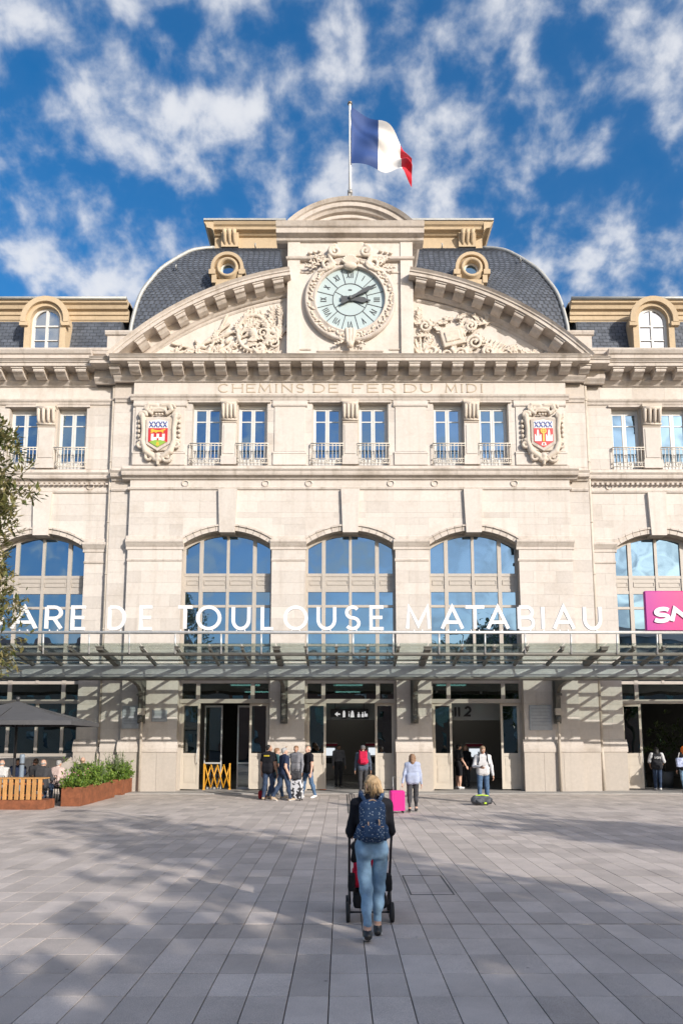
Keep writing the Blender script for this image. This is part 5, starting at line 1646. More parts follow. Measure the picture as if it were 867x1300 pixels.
# ------------------------------------------------------------------ people
def cloth(name, col, vary=.15, scale=14, rough=.85, bump=.3):
    return mat(name, col, rough, vary=vary, scale=scale, bump=bump, bscale=120, spec=.25)
SKIN = mat("skin_light", (.56,.34,.25), .55, vary=.06, scale=20)
SKIN_T = mat("skin_tan", (.42,.24,.16), .55, vary=.06, scale=20)
SKIN_D = mat("skin_dark", (.10,.055,.035), .5, vary=.08, scale=20)
EYEW = mat("eye_white", (.75,.73,.70), .3); EYED = mat("eye_dark", (.03,.02,.015), .3); LIP = mat("lips", (.42,.16,.13), .5)
DENIM = cloth("denim_light", (.21,.33,.45), .35, 6); DENIM_D = cloth("denim_dark", (.035,.055,.10), .3, 9); DENIM_M = cloth("denim_mid", (.075,.13,.22), .3, 9)
BLACKC = cloth("black_cotton", (.012,.012,.016)); NAVY = cloth("navy_cotton", (.02,.03,.065)); GREYC = cloth("grey_marl", (.20,.20,.22)); CHAR = cloth("charcoal_cotton", (.05,.05,.055))
WHITEC = cloth("white_cotton", (.56,.55,.55), .08); BLUEW = cloth("pale_blue_shirt", (.36,.40,.52), .12); PINKC = cloth("pale_pink_shirt", (.60,.46,.42), .1); GREENC = cloth("dark_green_jacket", (.035,.045,.035))
SHOE_B = mat("black_leather", (.015,.015,.016), .4); SHOE_W = mat("white_trainer", (.66,.64,.62), .5); SHOE_T = mat("tan_shoe", (.40,.30,.20), .6); SOLE = mat("shoe_sole", (.45,.44,.43), .6)
def hair_mat(name, col, col2): 
    return mat(name, col, .5, vary=.35, scale=26, stretch=(9,9,1.2), bump=.6, bscale=14)
BLOND = hair_mat("blond_hair", (.50,.33,.17), None); BROWN = hair_mat("brown_hair", (.24,.135,.075), None); DARKH = hair_mat("black_hair", (.012,.01,.01), None)
GREYH = hair_mat("grey_hair", (.36,.35,.34), None); SANDY = hair_mat("sandy_hair", (.30,.20,.12), None)
ORANGE = cloth("orange_scarf", (.75,.17,.03), .15); CAPM = cloth("grey_cap", (.13,.13,.14))
SCAPS = {}
def unit(v):
    v = np.array(v, float); return v/np.linalg.norm(v)
def hand_geo(side, wrist, d, s, grip, twist=0.):
    """right hand hangs along -Z, thumb forward (+Y), palm towards the body"""
    F = Field(.007)
    c = -side
    F.box((0,0,-.045*s),(.010*s,.030*s,.034*s),.006*s)
    F.cap((0,0,.03*s),(0,0,-.02*s),.024*s,.024*s)
    for y, L, z0 in ((.030,.070,-.080),(.010,.080,-.086),(-.011,.074,-.083),(-.030,.056,-.074)):
        a1, a2, a3 = ((1.15,1.5,1.2) if grip else (.25,.45,.4))
        p = np.array((0, y*s, z0*s)); an = 0
        for k, (aa, fr) in enumerate(zip((a1,a2,a3),(.45,.30,.25))):
            an += aa; q = p + np.array((c*math.sin(an), 0, -math.cos(an)))*L*s*fr
            F.cap(p, q, .0098*s-.001*k*s, .0092*s-.001*k*s, k=.003); p = q
    F.chain([(c*.004,.028*s,-.022*s),(c*.014*s,.050*s,-.045*s),(c*(.03 if grip else .014)*s,.052*s,-.075*s)], [.013*s,.011*s,.009*s])
    V, Q, lab = F.mesh(.0065)
    z = -unit(d); x = np.array((1.,0,0)); x = x - z*(x@z)
    if np.linalg.norm(x) < .2: x = np.array((0,1.,0)) - z*z[1]
    x = unit(x); y = np.cross(z, x)
    if twist:
        ct, st = math.cos(twist), math.sin(twist); x, y = x*ct+y*st, -x*st+y*ct
    M = np.stack([x,y,z],1)
    return V @ M.T + np.array(wrist), Q, np.zeros(len(V), int)

def person(label, loc, rz, h, top, pants, shoes, skin=None, hairm=None, hair='short', female=False, sleeve='long', legs=((0,4),(0,4)),
           arms=None, lean=0., head=(0.,0.), hem=False, stoop=0., res=.016, group=None, seat=None, legw=1.0, bulk=1.0, spread=1.0, grips=(False,False), twist=(0,0), trouser='long', extra=None, ankle=.029, cat="person", fold=.004):
    skin = skin or SKIN; hairm = hairm or BROWN
    f = h
    sw = .098 if female else .110; hw_ = .052
    # legs
    J = {}
    hipz = 0.525*f
    dirs = []
    for k, (a, kn) in enumerate(legs):
        a, kn = R(a), R(kn); s = -1 if k == 0 else 1
        hp = np.array((s*hw_*f, 0, hipz)); sp_ = .012*spread*s
        kneep = hp + .245*f*unit((sp_, math.sin(a), -math.cos(a)))
        ank = kneep + .238*f*unit((sp_*.6, math.sin(a-kn), -math.cos(a-kn)))
        dirs.append((hp, kneep, ank, a-kn))
    low = min(d[2][2] for d in dirs)
    dz = .048*f - low if seat is None else seat + .065*f*bulk - hipz
    dirs = [(a+[0,0,dz], b+[0,0,dz], c+[0,0,dz], an) for a,b,c,an in dirs]
    pel = np.array((0,0,hipz+dz))
    la = R(lean)
    up = np.array((0, math.sin(la), math.cos(la)))
    fw = np.array((0, math.cos(la), -math.sin(la)))
    def tp(x, y, z): return pel + np.array((x*f,0,0)) + up*(z*f) + fw*(y*f)
    rot = Matrix.Rotation(-la, 4, 'X')
    F = Field(.022*f)
    b = bulk
    F.box(tp(0,-.004,.01), (.045*f*b,.020*f*b,.022*f), .048*f, rot, 2)
    if female:
        for s in (-1,1): F.ell(tp(s*.042,-.038,-.018), (.058*f,.056*f,.058*f), None, 2)
        F.box(tp(0,0,.105), (.036*f*b,.012*f*b,.045*f), .043*f*b, rot, 1)
        F.box(tp(0,.0,.205), (.048*f*b,.014*f*b,.045*f), .046*f*b, rot, 1)
        F.ell(tp(0,.035,.215), (.085*f,.045*f,.045*f), rot, 1)
    else:
        for s in (-1,1): F.ell(tp(s*.038,-.030,-.012), (.052*f,.050*f,.054*f), None, 2)
        F.box(tp(0,0,.095), (.046*f*b,.016*f*b,.05*f), .046*f*b, rot, 1)
        F.box(tp(0,.0,.205), (.060*f*b,.020*f*b,.05*f), .048*f*b, rot, 1)
    if hem: F.box(tp(0,-.008 if female else -.004,.028), (.050*f*b,(.034 if female else .024)*f*b,.034*f), .056*f*b, rot, 1)
    neck = tp(0,-.004,.298)
    for s in (-1,1): F.cap(tp(s*.022,-.006,.292), tp(s*sw,-.006,.262), .027*f, .037*f, 1)
    hd_y, hd_p = R(head[0]), R(head[1])
    hc = neck + up*(.078*f) + fw*((.012+stoop)*f)
    F.cap(tp(0,-.006,.27), neck+up*.02*f, .034*f, .031*f, 1)
    for k, (hp, kn, an, ang) in enumerate(dirs):
        s = -1 if k == 0 else 1
        if trouser == 'long':
            F.cap(hp, kn, .056*f*legw, .041*f*legw, 2); F.cap(kn, an+np.array((0,0,.012*f if ankle > .025 else .045*f)), .040*f*legw, ankle*f*legw, 2)
            if ankle < .025: F.cap(an+np.array((0,0,.04*f)), an, .017*f, .017*f, 0)
            F.ell((kn*.62+an*.38)+np.array((0,-.012*f,0)), (.036*f*legw,.038*f*legw,.06*f), None, 2)
        else:
            F.cap(hp, kn*.9+hp*.1, .056*f*legw, .048*f*legw, 2); F.cap(kn, an, .036*f, .024*f, 0)
            F.ell((kn*.65+an*.35)+np.array((0,-.014*f,0)), (.032*f,.036*f,.06*f), None, 0)
        # shoe: pitched with the shin when the heel is up
        ft_ = np.array((s*.10, math.cos(max(min(ang,0.1),-.9)*.9), math.sin(max(min(ang,0.1),-.9)*.9))); ft_ = unit(ft_)
        heel = an - np.array((0,0,.026*f)) - ft_*.026*f
        F.cap(an if ankle > .025 else an-np.array((0,0,.008*f)), an-np.array((0,0,.018*f)), .024*f, .026*f, 3)
        toe = heel + ft_*.118*f
        F.cap(heel, heel+ft_*.055*f, .022*f, .024*f, 3, .012*f); F.cap(heel+ft_*.055*f, toe, .025*f, .018*f, 3, .012*f)
        F.box((heel+toe)/2-np.array((0,0,.014*f)), (.020*f,.062*f,.0025*f), .006*f, Matrix.Rotation(math.asin(ft_[2]),4,'X') , 4, .006*f)
    if arms is None: arms = (((-.18,.05,-1),(-.08,.25,-1)), ((.18,.05,-1),(.08,.25,-1)))
    hands = []
    for k, (ud, fd) in enumerate(arms):
        s = -1 if k == 0 else 1
        sh = tp(s*sw,-.006,.258); el = sh + unit(ud)*.168*f; wr = el + unit(fd)*.150*f
        aw = (.90 if female else 1.0)
        if sleeve == 'long':
            F.cap(sh, el, .037*f*aw, .030*f*aw, 1); F.cap(el, wr, .029*f*aw, .022*f*aw, 1)
        else:
            mid = sh*.45+el*.55
            F.cap(sh, mid, .039*f*aw, .036*f*aw, 1); F.cap(mid, el, .029*f*aw, .025*f*aw, 0); F.cap(el, wr, .025*f*aw, .017*f*aw, 0)
        hands.append(hand_geo(s, wr + unit(fd)*.012*f, fd, h/1.75, grips[k], twist[k]))
    parts = [F.mesh(res, fold, int(h*1000), 26)]
    parts += hands
    # head
    s = h/1.75*(.97 if female else 1.0)
    H = Field(.014*s)
    def hp_(x,y,z): return np.array((x,y,z))*s
    H.ell(hp_(0,-.012,.022), (.074*s,.092*s,.088*s)); H.ell(hp_(0,.030,-.038), (.056*s,.064*s,.072*s)); H.ell(hp_(0,.050,-.078),(.034*s,.034*s,.026*s))
    H.cap(hp_(0,.088,.014), hp_(0,.108,-.020), .010*s, .015*s, k=.008*s)
    H.ell(hp_(0,.070,.034),(.05*s,.02*s,.014*s))
    for q in (-1,1):
        H.ell(hp_(q*.075,-.008,-.006),(.011*s,.022*s,.032*s), k=.006*s)
        H.ell(hp_(q*.036,.066,-.022),(.022*s,.018*s,.018*s))
    H.cap(hp_(0,-.022,-.04), hp_(0,-.03,-.15), .050*s, .052*s)
    hv, hq, hl = H.mesh(.0095 if res > .012 else .0068)
    Rh = np.array((Matrix.Rotation(hd_y,4,'Z') @ Matrix.Rotation(-la*.4-hd_p,4,'X')).to_3x3())
    parts.append((hv @ Rh.T + hc, hq, np.zeros(len(hv), int)))
    for q in (-1,1):
        for rad, m_, yy in ((.0125,5,.079),(.0070,6,.0885)):
            e = MB().ball(hp_(q*.031,yy,.010), rad*s, 8, 6)
            parts.append((np.array(e.v) @ Rh.T + hc, np.array(e.f), np.full(len(e.v), m_)))
    e = MB().ball(hp_(0,.092,-.052), (.023*s,.008*s,.007*s), 8, 6)
    parts.append((np.array(e.v) @ Rh.T + hc, np.array(e.f), np.full(len(e.v), 7)))
    o = field_build("person", parts, [skin, top, pants, shoes, SOLE, EYEW, EYED, LIP])
    o.location = loc; o.rotation_euler = (0,0,rz)
    tag(o, label, cat, group)
    o["head"] = 0; del o["head"]
    # hair or headwear
    HF = Field(.012*s); fold_h = .0035; hm = hairm
    if hair == 'short':
        HF.ell(hp_(0,-.022,.036),(.080*s,.092*s,.082*s)); HF.ell(hp_(0,.03,.078),(.062*s,.055*s,.036*s)); HF.ell(hp_(0,-.060,-.005),(.066*s,.046*s,.07*s))
    elif hair == 'crop':
        HF.ell(hp_(0,-.026,.032),(.0775*s,.088*s,.082*s)); HF.ell(hp_(0,-.060,-.01),(.064*s,.042*s,.06*s)); fold_h = .001
    elif hair == 'bald':
        HF.ell(hp_(0,-.052,-.004),(.072*s,.052*s,.05*s)); fold_h = .001
    elif hair == 'long':
        HF.ell(hp_(0,-.022,.034),(.084*s,.096*s,.086*s)); HF.cap(hp_(0,-.055,.0),hp_(0,-.075,-.15),.082*s,.068*s); 
        for q in (-1,1): HF.cap(hp_(q*.064,-.01,.03),hp_(q*.085,-.04,-.15),.034*s,.030*s)
        fold_h = .006
    elif hair == 'blond':
        HF.ell(hp_(0,-.024,.034),(.084*s,.098*s,.086*s)); HF.ell(hp_(0,-.070,-.02),(.070*s,.05*s,.075*s))
        HF.chain([hp_(.01,-.105,.0),hp_(.03,-.125,-.05),hp_(.055,-.110,-.11),hp_(.07,-.10,-.16)],[.040*s,.034*s,.024*s,.008*s])
        for q in (-1,1): HF.cap(hp_(q*.066,.02,.03),hp_(q*.074,.0,-.06),.022*s,.014*s)
        fold_h = .005
    elif hair == 'cap':
        HF.ell(hp_(0,-.012,.048),(.084*s,.098*s,.074*s)); HF.box(hp_(0,.10,.038),(.05*s,.04*s,.002*s),.006*s); HF.ell(hp_(0,-.05,.0),(.074*s,.05*s,.05*s)); fold_h = 0
    elif hair == 'scarf':
        HF.ell(hp_(0,-.020,.02),(.092*s,.108*s,.10*s)); HF.cap(hp_(0,-.03,-.04),hp_(0,-.05,-.20),.088*s,.095*s); HF.cap(hp_(.02,-.10,-.05),hp_(.04,-.13,-.26),.05*s,.06*s)
        for q in (-1,1): HF.cap(hp_(q*.06,.03,.02),hp_(q*.05,.04,-.12),.03*s,.04*s)
        fold_h = .006
    V, Q, lab = HF.mesh(.0085 if res > .012 else .0065, fold_h, 5, 60)
    ho = field_build("hair" if hair not in ('cap','scarf') else {'cap':'cap','scarf':'headscarf'}[hair], [(V @ Rh.T + hc, Q, lab)], [hm], o)
    if hair == 'blond':
        st = MB(); r_ = random.Random(4)
        for k in range(150):
            a = r_.uniform(0,2*math.pi); z0 = r_.uniform(-.08,.112)
            rr0 = math.sqrt(max(.0,1-((z0-.03)/.09)**2)); p0 = np.array((.082*rr0*math.cos(a), -.024+.095*rr0*math.sin(a), z0))*s
            if p0[1] > .05*s: continue
            p1 = p0*1.10 + np.array((r_.gauss(0,.008),r_.gauss(0,.008),-.035)); p2 = p1 + np.array((r_.gauss(.002,.012),r_.gauss(-.006,.012),-.06+r_.gauss(0,.02)))
            st.tube([tuple(Rh@q+hc) for q in (p0*.97,p1,p2)], [.003,.0022,.0008], 4)
        st.build("stray_hair", hm, o, fix=False)
    return o, {'tp': tp, 'neck': neck, 'hc': hc, 'dirs': dirs, 'up': up}

def local_thing(name, label, cat, person_ob, group=None):
    t = thing(name, label, cat, person_ob.location, person_ob.rotation_euler.z, group); return t

def backpack(label, po, info, h, w, ht, d, m, m2, zc=.19, back=-.075, straps=True, tan=False, res=.012):
    """worn on the back; a thing of its own"""
    tp = info['tp']; t = local_thing("backpack", label, "backpack", po)
    c = tp(0, back, zc) - np.array((0, d/2, 0))
    F = Field(.015); F.box(c, (w/2-.06, d/2-.04, ht/2-.06), .06); F.ell(c+np.array((0,0,ht*.30)), (w*.40,d*.52,ht*.24))
    pf = F.mesh(res, .004, 3, 30)
    field_build("body", [pf], [m], t)
    F = Field(.012); F.box(c+np.array((0,-d/2-.01,-ht*.22)), (w/2-.07,.02,ht*.17-.03), .03)
    for s in (-1,1): F.ell(c+np.array((s*w*.50,.0,-ht*.26)), (.035,.06,.085))
    field_build("pocket", [F.mesh(res*.8, .003, 9, 40)], [m], t)
    if tan:
        MB().tube([tuple(c+np.array((.055*math.cos(a)+.01,-d/2-.045,-ht*.02+.085*math.sin(a)))) for a in np.linspace(math.pi*.95,2.15*math.pi,14)], .0085, 6).build("loop", m2, t)
        MB().tube([tuple(c+np.array((-.055+.11*q,-d/2+.02,ht*.44+.035*math.sin(math.pi*q)))) for q in np.linspace(0,1,8)], .009, 6).build("grab_handle", m2, t)
        zp = MB().tube([tuple(c+np.array(((-.11+.22*q),-d/2-.044,-ht*.10-.01*math.sin(math.pi*q)))) for q in np.linspace(0,1,8)], .004, 5); zp.build("zip", m2, t)
    for s in (-1,1):
        pts = [c+np.array((s*.06,d/2-.02,ht*.42)), tp(s*.062,-.055,.315), tp(s*.066,.0,.335), tp(s*.070,.05,.30), tp(s*.082,.062,.20), tp(s*.100,.0,.06), c+np.array((s*w*.40,d/2,-ht*.38))]
        P = [Vector(p) for p in pts]; mb = MB()
        for a, b in zip(P, P[1:]):
            dv = (b-a); 
            q = dv.to_track_quat('Y','X').to_matrix().to_4x4(); q.translation = (a+b)/2
            # flat webbing: wide across, thin through
            mb.obox(q, .012 if abs(dv.x) < 10 else .05, dv.length*1.06, .045)
        mb.tube([tuple(p) for p in P], .020, 8)
        mb.build("strap", m, t)
    return t

DENIM_P = cloth("speckled_denim", (.022,.05,.12), .2, 9)
def speckle():
    m, n, l, p = new_mat("patterned_denim"); p.inputs['Roughness'].default_value = .85
    tc = n.new("ShaderNodeNewGeometry"); v = n.new("ShaderNodeTexVoronoi"); v.inputs['Scale'].default_value = 38
    l.new(tc.outputs['Position'], v.inputs['Vector'])
    r_ = n.new("ShaderNodeValToRGB"); r_.color_ramp.elements[0].position = .20; r_.color_ramp.elements[0].color = (.30,.36,.42,1)
    r_.color_ramp.elements[1].position = .28; r_.color_ramp.elements[1].color = (.022,.055,.125,1)
    l.new(v.outputs['Distance'], r_.inputs[0])
    l.new(r_.outputs[0], p.inputs['Base Color']); return m
SPECK = speckle(); TANL = mat("tan_leather", (.50,.33,.22), .5)

# the woman pushing the pushchair
WX, WY = -.02, -19.55
wo, wi = person("woman in black sweater and light jeans pushing a red pushchair across the plaza", (WX,WY,0.002), 0, 1.66, BLACKC, DENIM, SHOE_B, SKIN, BLOND, 'blond', True, 'long',
    legs=((-11,10),(9,4)), arms=(((-.20,.12,-1),(.0,1.0,-.30)),((.16,.16,-1),(.0,1.0,-.30))), lean=4, head=(38,-2), res=.0105, legw=.9, grips=(True,True), twist=(1.2,-1.2), spread=-4., fold=.008, ankle=.0235)
backpack("speckled blue denim backpack worn by the woman with the pushchair", wo, wi, 1.66, .26, .41, .12, SPECK, TANL, zc=.165, back=-.058, tan=True, res=.0095)

# pushchair
PCR = cloth("pushchair_red", (.55,.012,.045), .1); PCB = cloth("pushchair_black", (.014,.014,.016)); PCF = mat("pushchair_tube", (.05,.05,.055), .35, .6); RUB = mat("tyre_rubber", (.02,.02,.02), .8)
pc = thing("pushchair", "red and black pushchair pushed by the blonde woman", "pushchair", (WX,WY+.62,0.002))
for s in (-1,1):
    hx = s*.225
    MB().tube([(hx,-.30,.96),(hx,-.20,.86),(hx,.02,.55),(hx,.12,.36),(hx*.95,.30,.12)], .014, 8).build("frame_side", PCF, pc)
    MB().tube([(hx*1.0,-.04,.10),(hx,.02,.30),(hx,.10,.52)], .013, 8).build("frame_leg", PCF, pc)
    MB().tube([(hx,-.31,.965),(hx*.60,-.32,.965)], .020, 8).build("grip", RUB, pc)
    for nm, yy, rad in (("rear_wheel",-.04,.105),("front_wheel",.50,.085)):
        xx = hx*1.06
        wmt = Matrix.Translation((xx,yy,rad)) @ Matrix.Rotation(math.pi/2,4,'Y')
        wl_ = MB().lathe([(rad*.72,-.022),(rad*.94,-.022),(rad,-.012),(rad,.012),(rad*.94,.022),(rad*.72,.022)], 22, wmt).build(nm, RUB, pc)
        rm = MB().lathe([(.012,.024),(.03,.02),(.03,-.02),(.012,-.024)], 12, wmt)
        for k in range(5):
            a = 2*math.pi*k/5; rm.tube([(xx,yy+.02*math.cos(a),rad+.02*math.sin(a)),(xx,yy+rad*.74*math.cos(a),rad+rad*.74*math.sin(a))], .010, 6)
        rm.build("rim", PCF, wl_)
    MB().tube([(hx*.95,.30,.12),(hx,.45,.16),(hx*1.04,.50,.085)], .013, 8).build("fork", PCF, pc)
MB().tube([(-.23,-.04,.105),(.23,-.04,.105)], .010, 8).build("axle", PCF, pc)
F = Field(.02); F.box((0,.22,.36),(.15,.13,.01),.03,Matrix.Rotation(R(-12),4,'X')); F.box((0,.08,.54),(.15,.012,.17),.028,Matrix.Rotation(R(-20),4,'X'))
for s in (-1,1): F.box((s*.165,.18,.44),(.004,.12,.06),.02)
F.box((0,.38,.26),(.13,.012,.09),.02,Matrix.Rotation(R(18),4,'X'))
field_build("seat", [F.mesh(.013,.003,4)], [PCR], pc)
F = Field(.02); F.chain([(-.17,.0,.66),(-.14,.02,.80),(0,.03,.86),(.14,.02,.80),(.17,.0,.66)],[.04,.05,.055,.05,.04]); F.chain([(-.17,.16,.70),(-.12,.20,.83),(0,.22,.87),(.12,.20,.83),(.17,.16,.70)],[.03,.04,.045,.04,.03]); F.chain([(-.15,.10,.78),(0,.12,.88),(.15,.10,.78)],[.06,.07,.06])
field_build("hood", [F.mesh(.014,.003,5)], [PCB], pc)
F = Field(.015); F.box((0,.12,.22),(.15,.15,.05),.03); F.box((-.20,-.02,.42),(.02,.06,.07),.02); F.box((.20,-.02,.42),(.02,.06,.07),.02)
field_build("basket", [F.mesh(.014,.004,6)], [PCB], pc)

# woman with the pink suitcase
o, i_ = person("woman in pale blue blouse and dark trousers pulling a pink suitcase", (1.62,-7.2,0.002), R(-4), 1.62, BLUEW, CHAR, SHOE_B, SKIN, BROWN, 'long', True, 'long',
    legs=((-9,8),(10,4)), arms=(((-.26,-.18,-1),(-.22,-.22,-1)),((.22,.05,-1),(.10,.15,-1))), hem=True, bulk=1.10, grips=(True,False), legw=1.02, ankle=.0235)
PINK = mat("pink_shell", (.58,.02,.22), .35, bump=.05, bscale=8)
sc_ = thing("suitcase", "bright pink suitcase rolling beside the woman in the pale blouse", "suitcase", (1.16,-7.55,0.002), R(8))
b = MB(); b.cbox(-.20,.20,-.12,.12,.07,.60,.035)
for k in range(6): b.box(-.16+.06*k,-.145+.06*k,-.126,.126,.12,.55)
b.build("shell", PINK, sc_)
MB().tube([(-.10,-.03,.58),(-.10,.06,.95),(.10,.06,.95),(.10,-.03,.58)], .010, 6).build("pull_handle", STEEL_LIGHT, sc_)
for s in (-1,1):
    for q in (-1,1): MB().lathe([(.012,-.012),(.035,-.012),(.035,.012),(.012,.012)], 12, Matrix.Translation((s*.15,q*.09,.036)) @ Matrix.Rotation(math.pi/2,4,'Y')).build("wheel", RUB, sc_)

# man with phone and the rucksack at his feet
o, i_ = person("man in white shirt and jeans looking at his phone before the hall doors", (4.08,-4.55,0.002), R(176), 1.80, WHITEC, DENIM_M, SHOE_B, SKIN_T, SANDY, 'short', False, 'long',
    legs=((-2,2),(3,4)), arms=(((-.22,.10,-1),(-.12,.20,-1)),((.28,.22,-1),(-.62,.85,-.10))), head=(6,22), hem=True, spread=3., stoop=.012)
PH = thing("phone", "dark phone in the hand of the man in the white shirt", "phone", (4.03,-4.97,1.17), R(176))
MB().cbox(-.037,.037,-.06,.06,-.004,.004,.003).build("body", BLACK, PH); MB().box(-.033,.033,-.055,.055,.0041,.0046).build("screen", mat("phone_screen", (.05,.06,.08), .1), PH)
bp = local_thing("backpack", "black backpack worn by the man looking at his phone", "backpack", o)
F = Field(.015); c = i_['tp'](0,-.16,.17); F.box(c,(.09,.04,.17),.06); field_build("body", [F.mesh(.016,.004,3)], [BLACKC], bp)
for s in (-1,1): MB().tube([tuple(i_['tp'](s*.062,-.05,.318)), tuple(i_['tp'](s*.064,.0,.34)), tuple(i_['tp'](s*.066,.052,.30)), tuple(i_['tp'](s*.072,.068,.20)), tuple(i_['tp'](s*.098,.03,.09)), tuple(i_['tp'](s*.085,-.09,.05))], .022, 8).build("strap", BLACKC, bp)
LIME = mat("lime_trim", (.45,.65,.03), .6)
rb = thing("rucksack", "grey and lime rucksack lying on the paving in front of the man with the phone", "rucksack", (3.88,-5.25,0.002), R(10))
F = Field(.03); F.cap((-.20,0,.15),(.18,0,.15),.14,.13); F.ell((-.12,-.10,.12),(.14,.08,.09)); F.ell((.14,-.10,.12),(.12,.08,.09)); F.ell((.27,.02,.12),(.07,.11,.10))
field_build("body", [F.mesh(.018,.012,7,26)], [mat("rucksack_grey",(.06,.065,.075),.7,vary=.4,scale=9)], rb)
F = Field(.01); F.chain([(-.20,-.02,.285),(.0,-.03,.30),(.2,-.02,.27)],.02); F.ell((.05,-.17,.07),(.05,.02,.03)); F.ell((.12,-.02,.275),(.09,.06,.03))
field_build("trim", [F.mesh(.012)], [LIME], rb)
MB().tube([(-.25,-.08,.2),(-.2,-.2,.12),(-.05,-.21,.05),(.1,-.2,.02)], .014, 6).tube([(.22,-.1,.2),(.3,-.18,.1),(.38,-.15,.02)], .012, 6).build("strap", BLACK, rb)

# the group of men by the pier
GR = "men talking beside the pier"
arm_hang = (((-.2,.0,-1),(-.1,.2,-1)),((.2,.0,-1),(.1,.2,-1)))
o, i_ = person("man in black T-shirt with yellow print seen from behind by the pier", (-2.72,-3.35,0.037-.035), R(-25), 1.84, BLACKC, DENIM_D, SHOE_T, SKIN_T, DARKH, 'crop', False, 'short',
    legs=((-6,6),(7,3)), arms=arm_hang, hem=True, bulk=1.08, group=GR, head=(-35,0))
pq = i_['tp'](.0,-.078,.245)
pt_ = MB().cbox(pq[0]-.10,pq[0]+.10,pq[1]-.012,pq[1]+.01,pq[2]-.022,pq[2]+.022,.004).build("shirt_print", mat("yellow_print",(.6,.45,.03),.7), o)
o, i_ = person("man in teal T-shirt half hidden behind the man in navy polo", (-2.50,-2.95,0.002), R(-60), 1.74, cloth("teal_cotton",(.06,.13,.15)), DENIM_M, SHOE_T, SKIN, BROWN, 'short', False, 'short', legs=((-12,10),(14,4)), arms=arm_hang, hem=True, group=GR)
o, i_ = person("grey haired man in navy polo shirt and dark jeans walking past the group", (-2.18,-3.75,0.002), R(-62), 1.76, NAVY, DENIM_D, SHOE_T, SKIN, GREYH, 'short', False, 'short',
    legs=((-16,14),(14,4)), arms=(((-.2,-.05,-1),(-.1,.3,-1)),((.22,-.2,-1),(.1,.45,-1))), hem=True, group=GR, bulk=1.06)
o, i_ = person("man in grey marl top raising his hand to his face in the group", (-1.86,-2.7,0.002), R(150), 1.80, GREYC, DENIM_M, SHOE_W, SKIN_T, BROWN, 'short', False, 'long',
    legs=((-3,3),(4,3)), arms=(((-.2,.05,-1),(-.05,.3,-1)),((.45,.75,-.35),(-.25,.15,1))), hem=True, group=GR, head=(20,0))
o, i_ = person("bald man in black T-shirt and jeans stepping beside the group", (-1.46,-2.55,0.002), R(120), 1.80, BLACKC, DENIM_M, SHOE_W, SKIN, GREYH, 'bald', False, 'short',
    legs=((-10,8),(13,3)), arms=arm_hang, hem=True, group=GR)
def check_mat():
    m, n, l, p = new_mat("black_white_pattern"); p.inputs['Roughness'].default_value = .5
    g_ = n.new("ShaderNodeNewGeometry"); v = n.new("ShaderNodeTexVoronoi"); v.inputs['Scale'].default_value = 14; v.feature = 'F1'
    l.new(g_.outputs['Position'], v.inputs['Vector'])
    s_ = n.new("ShaderNodeSeparateColor"); l.new(v.outputs['Color'], s_.inputs[0])
    r_ = n.new("ShaderNodeValToRGB"); r_.color_ramp.interpolation = 'CONSTANT'; r_.color_ramp.elements[0].color = (.02,.02,.025,1); r_.color_ramp.elements[1].position = .55; r_.color_ramp.elements[1].color = (.6,.6,.62,1)
    l.new(s_.outputs[0], r_.inputs[0]); l.new(r_.outputs[0], p.inputs['Base Color']); return m
sc2 = thing("patterned_suitcase", "black and white patterned suitcase standing among the men", "suitcase", (-1.78,-3.6,0.002), R(-15))
MB().cbox(-.20,.20,-.13,.13,.06,.66,.04).build("shell", check_mat(), sc2)
MB().tube([(-.10,.08,.64),(-.10,.08,.98),(.10,.08,.98),(.10,.08,.64)], .010, 6).build("pull_handle", BLACK, sc2)
for s in (-1,1):
    for q in (-1,1): MB().lathe([(.01,-.012),(.03,-.012),(.03,.012),(.01,.012)], 12, Matrix.Translation((s*.15,q*.1,.031)) @ Matrix.Rotation(math.pi/2,4,'Y')).build("wheel", RUB, sc2)
hb = thing("holdall", "black holdall resting on the patterned suitcase", "bag", (-1.80,-3.58,.663), R(-15))
F = Field(.03); F.box((0,0,.14),(.11,.07,.08),.05); field_build("body", [F.mesh(.018,.008,8)], [CHAR], hb)
MB().tube([(-.08,-.02,.24),(-.05,-.02,.34),(.05,-.02,.34),(.08,-.02,.24)], .010, 6).build("handle", CHAR, hb)
rbag = thing("red_bag", "small red bag on the ground behind the man in the yellow print shirt", "bag", (-2.95,-3.1,0.002))
F = Field(.02); F.box((0,0,.14),(.08,.05,.09),.045); field_build("body", [F.mesh(.018,.005,8)], [cloth("red_nylon",(.25,.015,.02))], rbag)
MB().tube([(-.06,0,.26),(-.03,0,.34),(.03,0,.34),(.06,0,.26)], .009, 6).build("handle", BLACK, rbag)

# man going in with the red rucksack
o, i_ = person("man in cap with a red backpack walking in through the middle doors", (.44,-1.25,0.036), 0, 1.77, cloth("slate_jacket",(.08,.10,.14)), CHAR, SHOE_B, SKIN_T, CAPM, 'cap', False, 'long', legs=((-10,10),(9,3)), arms=arm_hang, hem=True)
backpack("red and grey backpack worn by the man in the cap", o, i_, 1.77, .30, .46, .16, cloth("red_nylon_pack",(.50,.015,.06)), BLACK, zc=.19, back=-.07, res=.016)
